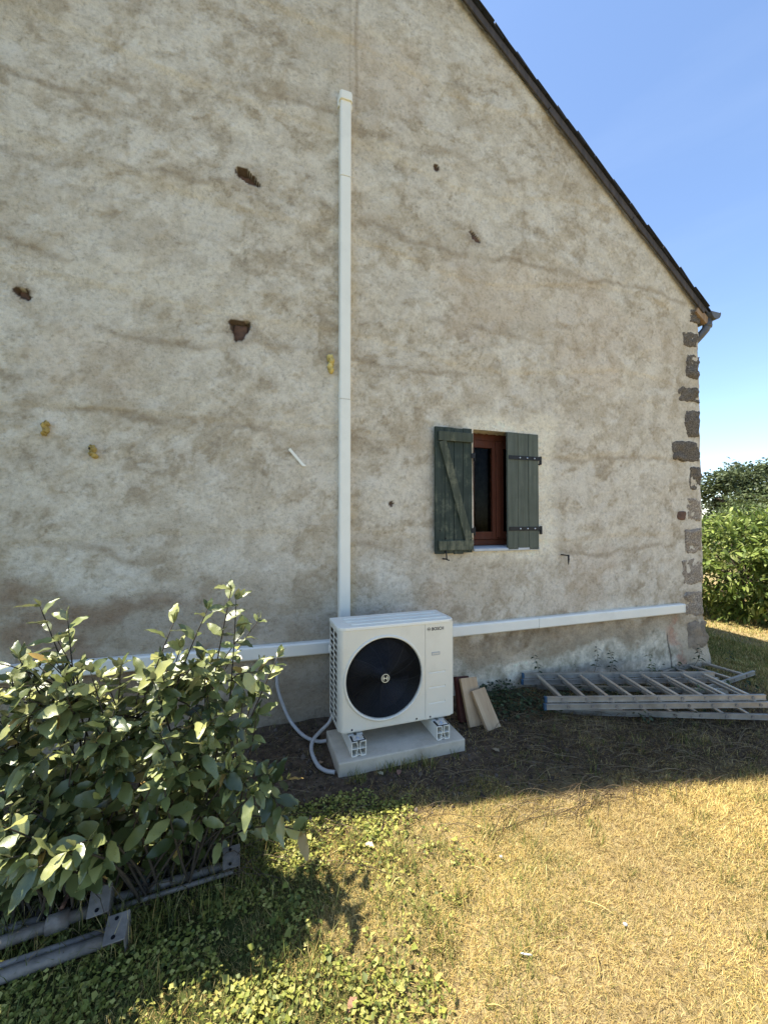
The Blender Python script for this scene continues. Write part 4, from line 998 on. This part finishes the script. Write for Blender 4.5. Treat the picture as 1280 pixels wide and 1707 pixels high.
for i, tip in enumerate(TIPS):
    if len(MAIN) < 26 or i % 5 == 0:
        b = base+np.array([rng.uniform(-.5, .42), rng.uniform(-.10, .10), 0])*.9
        b[0] = .6*b[0]+.4*np.clip(tip[0], -1.4, .1); main = True
    else:           # side shoot leaving the nearest main stem part way up
        cand = [pp[int(len(pp)*q)] for pp in MAIN for q in (.35, .5, .65) if pp[int(len(pp)*q)][2] < tip[2]+.15]
        dist = [np.linalg.norm(q-tip)+rng.uniform(0, .12) for q in cand]; b = cand[int(np.argmin(dist))]; main = False
    d = tip-b; L = np.linalg.norm(d)
    hgt = tip[2]
    lowtip = hgt < .55
    ctrl = b+d*.5+UP*(.30*L if lowtip else .10*L)+rng.normal(size=3)*.03
    n = max(7, int(L/.038)); u = np.linspace(0, 1, n)[:, None]
    path = (1-u)**2*b+2*u*(1-u)*ctrl+u*u*tip
    mbs.tube([tuple(p) for p in path[::2]]+[tuple(path[-1])], [(.0060 if main else .0036)*(1-.70*k/(len(path[::2]))) for k in range(len(path[::2]))]+[.0012], 5)
    if main: MAIN.append(path)
    k0 = int(n*.25) if main else 1
    ph = rng.uniform(0, 6.28)
    for k in range(k0, n):
        tg_ = path[min(k+1, n-1)]-path[max(k-1, 0)]; tg_ /= np.linalg.norm(tg_)+1e-9
        if rng.random() < .16 or (path[k][1] < -1.28 and path[k][2] < (.30 if -.45 < path[k][0] < .0 else .22)): continue
        ph += 2.4+rng.uniform(-.3, .3)
        a = np.cross(tg_, [.2, .1, 1.0]); a /= np.linalg.norm(a)+1e-9; bb = np.cross(tg_, a)
        out = a*math.cos(ph)+bb*math.sin(ph)
        f = (k-k0)/(max(1, n-1-k0))
        dd = out*(.95-.25*f)+tg_*(.10+.40*f)+UP*(-.02 if f > .8 else -.20)+np.array([.0, -.22, 0])
        LP.append(path[k]); LD.append(dd); LN.append(UP*1.0+rng.normal(size=3)*.36+np.array([-.15, -.36, 0])); LS.append(rng.uniform(.070, .122)*(1-.25*f*(rng.random() < .5)))
    for q in range(3):      # young tuft
        dd = d/L*.9+rng.normal(size=3)*.45+UP*.3
        LP.append(tip); LD.append(dd); LN.append(UP+rng.normal(size=3)*.5); LS.append(rng.uniform(.03, .06))
mbs.build('stems', M_twig, bush, smooth=True)
LP, LD, LN, LS = map(np.array, (LP, LD, LN, LS))
LM = frames(LD, LN, LS)
camp = np.array([0, -3.23, 1.6]); fw = np.array([math.sin(R_(18.8)), math.cos(R_(18.8)), 0]); rt_ = np.array([fw[1], -fw[0], 0])
dv = LP-camp; dep = dv@fw; su = (dv@rt_)/dep; sv = dv[:, 2]/dep
# the 300 that show largest: in the frame, facing the open side, near
score = LS/dep*(np.abs(su) < .98)*(sv > -1.2)*(np.clip(-LP[:, 1]*1.2+LP[:, 2]*.9-.6, .05, None)); order = np.argsort(-score)
tmpl = [leaf_template(8, .21, .020, .05, .10), leaf_template(8, .25, .028, .07, .18), leaf_template(8, .22, .024, .03, .04), leaf_template(8, .19, .032, .09, .26)]
lme = []
for (tv, tf) in tmpl:
    me = bpy.data.meshes.new('leaf'); me.from_pydata([tuple(v) for v in tv], [], [tuple(int(q) for q in f) for f in tf]); me.update()
    me.polygons.foreach_set('use_smooth', [True]*len(me.polygons)); me.materials.append(M_leaf_obj); lme.append(me)
binv = Matrix.Translation(bush.location).inverted()
for k, i in enumerate(order[:300]):
    o = bpy.data.objects.new('leaf', lme[k % 4]); COL.objects.link(o); o.parent = bush; o.matrix_parent_inverse = binv
    M4 = Matrix([list(LM[i][r])+[float(LP[i][r])] for r in range(3)]+[[0, 0, 0, 1]]); o.matrix_basis = M4
rest = order[300:]
lc = np.array([(.050, .068, .018), (.115, .138, .040), (.21, .235, .075), (.34, .35, .115), (.38, .25, .07)])
cc = lc[rng.choice(5, len(rest), p=[.28, .32, .25, .12, .03])]*rng.uniform(.8, 1.2, (len(rest), 1))
Vs, Ts, Cs = [], [], []; off = 0
for q in range(4):
    s_ = np.arange(len(rest)) % 4 == q
    V, T, C_ = scatter(tmpl[q][0], tmpl[q][1], LM[rest[s_]], LP[rest[s_]], cc[s_]); Vs.append(V); Ts.append(T+off); Cs.append(C_); off += len(V)
tag(raw_mesh('foliage', np.concatenate(Vs), np.concatenate(Ts), M_leaf_att, bush, np.concatenate(Cs), smooth=True), kind='stuff')

# --- grass blades
def blades(P, length, width, lean, cols, name, label=None, cat=None, curl=.5, dirs=None):
    n = len(P); th = rng.uniform(0, 2*np.pi, n) if dirs is None else dirs
    h = np.stack([np.cos(th), np.sin(th), np.zeros(n)], 1); w = np.stack([-np.sin(th), np.cos(th), np.zeros(n)], 1)*width[:, None]*.5
    ca, sa = np.cos(lean)[:, None], np.sin(lean)[:, None]
    l2 = np.clip(lean+curl*rng.uniform(.2, 1.2, n), 0, 1.62); cb, sb = np.cos(l2)[:, None], np.sin(l2)[:, None]
    L = length[:, None]
    m1 = P+(h*sa+UP*ca)*L*.5; tip = m1+(h*sb+UP*cb)*L*.5
    V = np.stack([P-w, P+w, m1-w*.8, m1+w*.8, tip], 1).reshape(-1, 3)
    b = (np.arange(n)*5)[:, None]
    T = np.concatenate([b+np.array([[0, 1, 3]]), b+np.array([[0, 3, 2]]), b+np.array([[2, 3, 4]])])
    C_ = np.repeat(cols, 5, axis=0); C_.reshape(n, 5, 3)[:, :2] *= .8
    o = raw_mesh(name, V, T, M_grass, None, C_)
    return tag(o, label, cat, kind='stuff')
def pts_in(n, x0, x1, y0, y1):
    x = rng.uniform(x0, x1, n); y = rng.uniform(y0, y1, n); return x, y
def seen(x, y, pad=.15):
    d = (x*fw[0]+(y+3.23)*fw[1]); s = (x*rt_[0]+(y+3.23)*rt_[1]); d = np.maximum(d, 1e-3)
    return (np.abs(s/d) < .97+pad) & (d > 1.05) & (d < 14)
def lawn_mask(x, y):
    """how much dry grass grows here (1 lawn .. 0 bare soil)"""
    e = y+.30*fbm(x*2.2, y*2.2, 3, 91)+.17*x
    soil_ = sstep(-1.12, -.90, e)*sstep(5.3, 4.7, x)
    return 1-soil_*(.95-.12*sstep(1.6, 2.6, x))
def green_mask(x, y):
    g_ = x-.25*y+.9*fbm(x*2.6, y*2.6, 3, 95)
    return sstep(1.25, .45, g_)
STRAW = np.array([(.555, .405, .145), (.46, .32, .10), (.65, .505, .21), (.33, .22, .07), (.15, .095, .035)])
GREEN = np.array([(.13, .15, .030), (.19, .20, .045), (.09, .11, .025), (.26, .25, .065)])
def in_house(x, y): return (x < XR+.02) & (y > -.01)
x, y = pts_in(1550000, -1.7, 6.4, -3.1, .9)
dcam = np.hypot(x, y+3.23)
keepp = seen(x, y, 1.0) & (seen(x, y, .04) | (rng.random(len(x)) < .38)) & ~in_house(x, y) & (rng.random(len(x)) < lawn_mask(x, y)*np.clip(2.3/dcam, .25, 1)) & ~((x > .52) & (x < 1.45) & (y > -.79)) & ~((x < -.02) & (y < -1.18) & (y > -1.6) & (x > -1.7) & (rng.random(len(x)) < .7))
x, y, dcam = x[keepp], y[keepp], dcam[keepp]
gmk = green_mask(x, y); isg = rng.random(len(x)) < (.05+.40*gmk+.20*sstep(.02, .35, fbm(x*1.7+4, y*1.7, 3, 99))+.35*sstep(4.9, 5.8, x)*sstep(-.6, .2, y))
thin = rng.random(len(x)) < (1-.45*gmk)
x, y, dcam, isg = x[thin], y[thin], dcam[thin], isg[thin]
n = len(x); P = np.stack([x, y, gh(x, y)-.004], 1)
pk = rng.choice(5, n, p=[.30, .27, .20, .14, .09])
patch = fbm(x*1.2, y*1.2, 3, 103)[:, None]
cols = np.where(isg[:, None], GREEN[rng.integers(0, 4, n)], STRAW[pk])*rng.uniform(.78, 1.18, (n, 1))*(1+.35*patch)
cols[:, 2] *= (1-.15*patch[:, 0])
sc = np.clip(dcam/2.6, .85, 2.2)
length = rng.uniform(.016, .046, n)*np.where(isg, 1.15, 1.0)*np.clip(sc, .85, 1.4)
lean = np.where(isg, rng.uniform(.15, .9, n), rng.uniform(.45, 1.45, n))
clump = 2*np.pi*(vnoise(x*6, y*6, 107)+.5)*1.2+rng.normal(size=n)*1.9
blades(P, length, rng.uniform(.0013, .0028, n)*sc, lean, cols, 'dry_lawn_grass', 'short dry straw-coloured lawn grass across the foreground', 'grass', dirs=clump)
NB = n
# lawn behind the corner, larger blades
x, y = pts_in(120000, 4.9, 10.5, -2.2, 6.5)
kp = seen(x, y, .25) & ~in_house(x, y) & (rng.random(len(x)) < .8)
x, y = x[kp], y[kp]; n = len(x); P = np.stack([x, y, gh(x, y)-.004], 1)
isg = rng.random(n) < .45
cols = np.where(isg[:, None], GREEN[rng.integers(0, 4, n)]*1.25, STRAW[rng.integers(0, 3, n)])*rng.uniform(.8, 1.2, (n, 1))
blades(P, rng.uniform(.03, .08, n), rng.uniform(.004, .008, n), rng.uniform(.2, 1.2, n), cols, 'far_lawn_grass', 'paler green-yellow grass beyond the house corner', 'grass')
# long grass tufts: along the shade edge, by the slab and among the ladders
TX, TY, TL = [], [], []
def tuft(cx_, cy_, k, r, l):
    a = rng.uniform(0, 6.28, k); q = r*np.sqrt(rng.random(k)); TX.append(cx_+q*np.cos(a)); TY.append(cy_+q*np.sin(a)); TL.append(np.full(k, l))
for k in range(16): tuft(rng.uniform(.55, 1.42), -.80-rng.uniform(0, .06), 22, .035, .07)
for k in range(46): tuft(rng.uniform(.45, 3.6), rng.uniform(-1.5, -.95), 18, .04, .06)
for k in range(70): tuft(rng.uniform(2.0, 5.2), rng.uniform(-1.35, -.05), 16, .05, .075)
for k in range(130): tuft(rng.uniform(-1.2, .75), rng.uniform(-2.2, -1.2), 22, .05, .075)
for k in range(150): tuft(rng.uniform(-1.5, .1), rng.uniform(-1.50, -.8), 20, .06, .12)
for k in range(22): tuft(rng.uniform(.7, 2.6), rng.uniform(-2.3, -1.4), 30, .05, .07)
for k in range(30): tuft(rng.uniform(5.1, 5.9), rng.uniform(-.5, .5), 20, .05, .08)
x, y, l = map(np.concatenate, (TX, TY, TL)); ok = ~((x > .53) & (x < 1.44) & (y > -.785)) & ~in_house(x, y+.03); x, y, l = x[ok], y[ok], l[ok]
n = len(x); P = np.stack([x, y, gh(x, y)-.004], 1)
cols = GREEN[rng.integers(0, 4, n)]*rng.uniform(.7, 1.3, (n, 1)); dry = rng.random(n) < .22; cols[dry] = STRAW[rng.integers(0, 5, dry.sum())]*.9
blades(P, l*rng.uniform(.5, 1.35, n), rng.uniform(.002, .004, n), rng.uniform(.05, .8, n), cols, 'green_grass_tufts', 'longer green grass tufts around the slab, ladders and bush', 'grass')

# --- broad-leaved weeds (clover and plantain) on the left
def leaf_field(x, y, size, cols, name, label, cat, mat=None, lift=.03, tilt=.5, tmp=None):
    n = len(x); tv, tf = tmp or simple_leaf(.34, .05, .08)
    P = np.stack([x, y, gh(x, y)+rng.uniform(.002, lift, n)], 1)
    a = rng.uniform(0, 6.28, n); D = np.stack([np.cos(a), np.sin(a), rng.uniform(-.25, .45, n)], 1)
    Nn = UP+rng.normal(size=(n, 3))*tilt
    V, T, C_ = scatter(tv, tf, frames(D, Nn, size), P, cols)
    return tag(raw_mesh(name, V, T, mat or M_fol, None, C_), label, cat, kind='stuff')
x, y = pts_in(95000, -1.3, 1.6, -2.7, -.95)
gmk = green_mask(x, y); dens = .16+.75*sstep(-.15, .3, fbm(x*5, y*5, 3, 111))
kp = seen(x, y, .35) & (rng.random(len(x)) < gmk*dens*.85) & (rng.random(len(x)) < np.clip(2.1/np.hypot(x, y+3.23), .4, 1)); x, y = x[kp], y[kp]; n = len(x)
cols = np.array([(.23, .25, .048), (.33, .325, .07), (.43, .40, .11), (.12, .145, .032)])[rng.integers(0, 4, n)]*rng.uniform(.75, 1.2, (n, 1))
leaf_field(x, y, rng.uniform(.009, .023, n)*np.where(rng.random(n) < .06, 1.8, 1.0), cols, 'ground_weeds', 'low green clover and weeds growing around the bush', 'weeds')
x, y = pts_in(9500, 1.85, 4.7, -.95, -.03); e = fbm(x*4, y*4, 2, 115); kp = (rng.random(len(x)) < (.15+.85*sstep(3.1, 2.2, x))*sstep(-.35, .15, e)*np.where(x < 3, sstep(-.62, -.35, y), 1)); x, y = x[kp], y[kp]; n = len(x)
cols = np.array([(.030, .050, .022), (.045, .070, .030), (.07, .095, .04)])[rng.integers(0, 3, n)]*rng.uniform(.7, 1.2, (n, 1))
leaf_field(x, y, rng.uniform(.02, .045, n), cols, 'ivy', 'dark ivy creeping along the wall foot beside the offcuts', 'ivy', lift=.11)

# --- tangled dry stalks on the shaded ground
def stalks(x, y, L, name, label, cat, rad=(.0009, .002), colset=STRAW*.62, lift=.03):
    n = len(x); th = rng.uniform(-.9, .9, n)+np.where(rng.random(n) < .5, np.pi, 0)
    k = 6; u = np.linspace(-.5, .5, k)
    d = np.stack([np.cos(th), np.sin(th)], 1); pr = np.stack([-np.sin(th), np.cos(th)], 1); bend = rng.normal(size=n)*.22
    PX = x[:, None]+d[:, :1]*u*L[:, None]+pr[:, :1]*(bend*L)[:, None]*(u*u)[None]
    PY = y[:, None]+d[:, 1:]*u*L[:, None]+pr[:, 1:]*(bend*L)[:, None]*(u*u)[None]
    PY = np.minimum(PY, -.03)
    PZ = gh(PX, PY)+.004+rng.uniform(0, lift, n)[:, None]*(1-(2*u[None])**2*.8)
    Cn = np.stack([PX, PY, PZ], -1); w = rng.uniform(*rad, n)
    offs = [np.stack([pr[:, 0]*w*c_, pr[:, 1]*w*c_, w*s_], 1) for c_, s_ in ((1, 0), (-.5, .87), (-.5, -.87))]
    V = np.stack([Cn+o_[:, None, :] for o_ in offs], 2).reshape(-1, 3)
    T = []; b = (np.arange(n)*k*3)[:, None]
    for i in range(k-1):
        for a in range(3):
            a2 = (a+1) % 3; T.append(b+np.array([[i*3+a, i*3+a2, (i+1)*3+a2, (i+1)*3+a]]))
    C_ = np.repeat(colset[rng.integers(0, len(colset), n)]*rng.uniform(.6, 1.1, (n, 1)), k*3, axis=0)
    return tag(raw_mesh(name, V, np.concatenate(T), M_straw, None, C_), label, cat, kind='stuff')
x, y = pts_in(3600, .1, 4.6, -1.5, -.12); kp = (rng.random(len(x)) < .25+.75*sstep(1.2, 2.0, x)) & ~((x > .35) & (x < 1.62) & (y > -.95)); x, y = x[kp], y[kp]
stalks(x, y, rng.uniform(.06, .34, len(x)), 'dry_stalks', 'tangle of dead brown stalks on the shaded ground before the ladders', 'stalks', colset=np.array([(.17, .12, .065), (.11, .075, .042), (.27, .205, .12), (.08, .055, .03)]), lift=.05)
x, y = pts_in(220, .4, 3.4, -2.5, -1.2); stalks(x, y, rng.uniform(.04, .11, len(x)), 'loose_straw', 'loose pale straws scattered over the sunny lawn', 'straw', colset=STRAW*1.1, lift=.035)
x, y = pts_in(260, -1.3, .1, -1.4, -.9); stalks(x, y, rng.uniform(.1, .30, len(x)), 'dead_twigs', 'thin dead twigs lying in the shade under the bush', 'twigs', colset=np.array([(.13, .10, .06), (.09, .065, .04)]), lift=.14)

# --- crumbs of soil and small stones in the bare strip
n = 2600; x, y = pts_in(n, .0, 2.2, -1.25, -.1); ok = ~((x > .52) & (x < 1.45) & (y > -.79)); x, y = x[ok], y[ok]; n = len(x)
tv = np.array([(1, 0, 0), (-1, 0, .1), (0, 1, 0), (0, -1, .1), (0, 0, .8), (.2, .1, -.7)], float); tf = np.array([(0, 2, 4), (2, 1, 4), (1, 3, 4), (3, 0, 4), (2, 0, 5), (1, 2, 5), (3, 1, 5), (0, 3, 5)])
D = unit(n); sz = rng.gamma(2, .0028, n)+.002
V, T, C_ = scatter(tv, tf, frames(D, unit(n), sz), np.stack([x, y, gh(x, y)+sz*.2], 1), np.array([(.085, .062, .042), (.13, .10, .075), (.055, .040, .028)])[rng.integers(0, 3, n)])
tag(raw_mesh('soil_crumbs', V, T, M_straw, None, C_), 'crumbs of bare brown soil around the slab', 'soil', kind='stuff')

# --- fallen leaves one can pick out
tv, tf = leaf_template(6, .30, .05, .12, .1)
FL = [(.475, -.60, .055, 1.9, (.26, .17, .10), 'curled tan leaf lying beside the drain hose end'),
      (.80, -.86, .050, .4, (.34, .31, .20), 'pale dry leaf in front of the slab, left of centre'),
      (.915, -.85, .050, 2.6, (.24, .13, .09), 'reddish dry leaf in front of the slab'),
      (1.62, -.90, .060, .3, (.30, .24, .15), 'dry leaf on the shaded soil right of the slab'),
      (2.70, -.32, .085, 1.0, (.36, .15, .06), 'orange-brown leaf between the ladder rungs near the wall'),
      (.58, -1.37, .05, .8, (.55, .45, .30), 'pale dry leaf in the sunny weeds right of the bush'),
      (.35, -1.92, .05, 2.2, (.30, .16, .10), 'small reddish leaf on the sunny weeds at the bottom')]
for (lx_, ly_, ls, la, lcx, lb) in FL:
    V = np.array([(v[0]*math.cos(la)-v[1]*math.sin(la), v[0]*math.sin(la)+v[1]*math.cos(la), v[2]) for v in tv])*ls+np.array([lx_, ly_, float(gh(lx_, ly_))+.018])
    o = raw_mesh('fallen_leaf', V, tf, M_straw, None, np.tile(np.array(lcx), (len(V), 1)), smooth=True); tag(o, lb, 'leaf', 'fallen leaves')
for (lx_, ly_, sd, lb) in ((1.42, -2.02, 1, 'small white pebble on the dry lawn'), (1.14, -1.60, 2, 'tiny pale stone on the lawn below the slab')):
    m = MB(); m.add(*blob((lx_, ly_, float(gh(lx_, ly_))+.014), (.008, .007, .005), sd, 6)); tag(m.build('pebble', M_sill, smooth=True), lb, 'pebble', 'pale pebbles')
m = MB(); m.tube([(.955, -1.98, float(gh(.955, -1.98))+.012), (.99, -2.0, float(gh(.99, -2.0))+.012)], .003, 6); tag(m.build('plastic_scrap', M_white, smooth=True), 'little white plastic scrap on the dry lawn', 'scrap')

# --- small weeds against the wall
tv, tf = simple_leaf(.20, .05, .25)
def weed(b, top, nl, ls, label, colr):
    r = tag(empty('wall_weed', tuple(b)), label, 'weed', 'weeds at the wall foot')
    b, top = np.array(b, float), np.array(top, float); u = np.linspace(0, 1, 8)[:, None]
    path = b+(top-b)*u+np.array([.02, -.02, 0])*np.sin(u*3)
    m = MB(); m.tube([tuple(p) for p in path], [.0028*(1-.6*q) for q in u[:, 0]], 5); m.build('stem', M_stem, r)
    P, D, S = [], [], []
    for k in range(nl):
        f = .35+.65*k/(nl-1); p = b+(top-b)*f+np.array([.02, -.02, 0])*math.sin(f*3)
        a = k*2.4; P.append(p); D.append([math.cos(a), math.sin(a)*.7-.3, .25-.5*rng.random()]); S.append(ls*rng.uniform(.7, 1.15)*(1.15-.45*f))
    V, T, C_ = scatter(tv, tf, frames(np.array(D), np.tile(UP, (nl, 1))+rng.normal(size=(nl, 3))*.2, np.array(S)), np.array(P), np.array(colr)*rng.uniform(.75, 1.25, (nl, 1)))
    raw_mesh('leaves', V, T, M_fol, r, C_)
DG, LG = (.035, .055, .022), (.085, .12, .04)
weed((2.66, -.05, .02), (2.585, -.06, .31), 11, .075, 'dark nettle-like weed above the left end of the ladders', DG)
weed((3.32, -.05, .0), (3.37, -.06, .31), 12, .065, 'thin weed in the middle of the whitewashed wall foot', DG)
weed((3.54, -.05, -.02), (3.55, -.06, .25), 12, .07, 'bushier weed just right of the thin one', DG)
weed((3.66, -.40, -.05), (3.74, -.34, .28), 16, .075, 'feathery green weed growing up between the ladder rungs', LG)
weed((3.05, -.05, .0), (3.10, -.05, .16), 5, .04, 'tiny weed low on the wall left of the thin weed', DG)
weed((3.62, -.82, -.06), (3.66, -.84, .20), 14, .065, 'green weed poking through the near ladder rail', LG)
weed((4.72, -.10, -.06), (4.80, -.12, .20), 12, .075, 'weed at the base of the granite corner stone', DG)
weed((5.22, -.12, -.06), (5.25, -.16, .10), 10, .06, 'low weed just outside the house corner', DG)

# --- shrubs and trees beyond the corner
def crown(center, radii, nclump, per, size, cset, spread, seed, flat=.0):
    r2 = np.random.default_rng(seed)
    d = r2.normal(size=(nclump, 3)); d /= np.linalg.norm(d, axis=1, keepdims=True)
    rad = r2.uniform(.35, 1.0, nclump)**.45*(1+.28*fbm(d[:, 0]*2+seed, d[:, 1]*2+d[:, 2]*1.4, 3, seed))
    Cn = np.array(center)+d*rad[:, None]*np.array(radii)
    P = np.repeat(Cn, per, axis=0)+r2.normal(size=(nclump*per, 3))*spread*np.array([1, 1, .6])
    n = len(P); D = r2.normal(size=(n, 3))+np.repeat(d, per, axis=0)*.9; D[:, 2] -= .45
    Nn = np.tile(UP, (n, 1))+r2.normal(size=(n, 3))*.45
    cl = np.array(cset)[r2.integers(0, len(cset), n)]*r2.uniform(.7, 1.3, (n, 1))*np.repeat(r2.uniform(.75, 1.2, (nclump, 1)), per, axis=0)
    return P, frames(D, Nn, r2.uniform(.7, 1.25, n)*size), cl, Cn
def shrub(name, base_, center, radii, nclump, per, size, cset, spread, seed, label, cat, trunk_r, tmp, group):
    r = tag(empty(name, base_), label, cat, group)
    P, M, cl, Cn = crown(center, radii, nclump, per, size, cset, spread, seed)
    k = P[:, 2] > -.04; P, M, cl = P[k], M[k], cl[k]
    V, T, C_ = scatter(tmp[0], tmp[1], M, P, cl); tag(raw_mesh('crown', V, T, M_fol, r, C_), kind='stuff')
    m = MB(); b = Vector(base_); c_ = Vector(center)
    m.tube([b-Vector((0, 0, .2)), b.lerp(c_, .5), c_], [trunk_r, trunk_r*.75, trunk_r*.4], 8)
    for q in Cn[::max(1, len(Cn)//26)]:
        q = Vector(q); s_ = b.lerp(c_, random.uniform(.35, .9)); mid = s_.lerp(q, .5)+Vector((0, 0, .06*radii[2]))
        m.tube([s_, mid, q], [trunk_r*.38, trunk_r*.22, trunk_r*.08], 5)
    m.build('trunk', M_bark, r, smooth=True)
LA = [(.14, .195, .035), (.21, .265, .055), (.09, .13, .026), (.30, .34, .10)]
LB = [(.075, .11, .03), (.10, .14, .04), (.13, .16, .05)]
TA = [(.06, .080, .034), (.09, .112, .048), (.12, .145, .062)]
TB = [(.075, .095, .030), (.10, .12, .038), (.055, .072, .025)]
lf = leaf_template(4, .17, .0, .05, .22)
shrub('laurel_shrub', (8.15, 1.35, -.09), (8.15, 1.35, .80), (.95, 1.1, .95), 250, 24, .135, LA, .095, 301, 'glossy bright green shrub right behind the house corner', 'shrub', .05, lf, 'shrubs beyond the corner')
shrub('laurel_shrub', (8.25, -.15, -.09), (8.25, -.15, .75), (.95, 1.25, .85), 250, 24, .135, LA, .095, 302, 'glossy bright green shrub at the right edge of the picture', 'shrub', .05, lf, 'shrubs beyond the corner')
shrub('hedge_shrub', (10.9, 2.2, -.09), (10.9, 2.2, 1.05), (1.3, 1.6, 1.15), 300, 22, .10, LB, .16, 303, 'duller green shrub standing behind the bright ones', 'shrub', .06, lf, 'shrubs beyond the corner')
shrub('broadleaf_tree', (26.6, 10.7, -.1), (26.6, 10.7, 2.6), (2.9, 2.9, 2.6), 210, 80, .22, TA, .30, 304, 'dark round-headed tree far beyond the shrubs', 'tree', .25, simple_leaf(.3), 'trees in the distance')
shrub('broadleaf_tree', (21.8, 6.6, -.1), (21.8, 6.6, 1.7), (1.9, 2.2, 1.7), 170, 60, .17, TB, .28, 305, 'lower green tree in front of the dark one, at the right edge', 'tree', .16, simple_leaf(.3), 'trees in the distance')
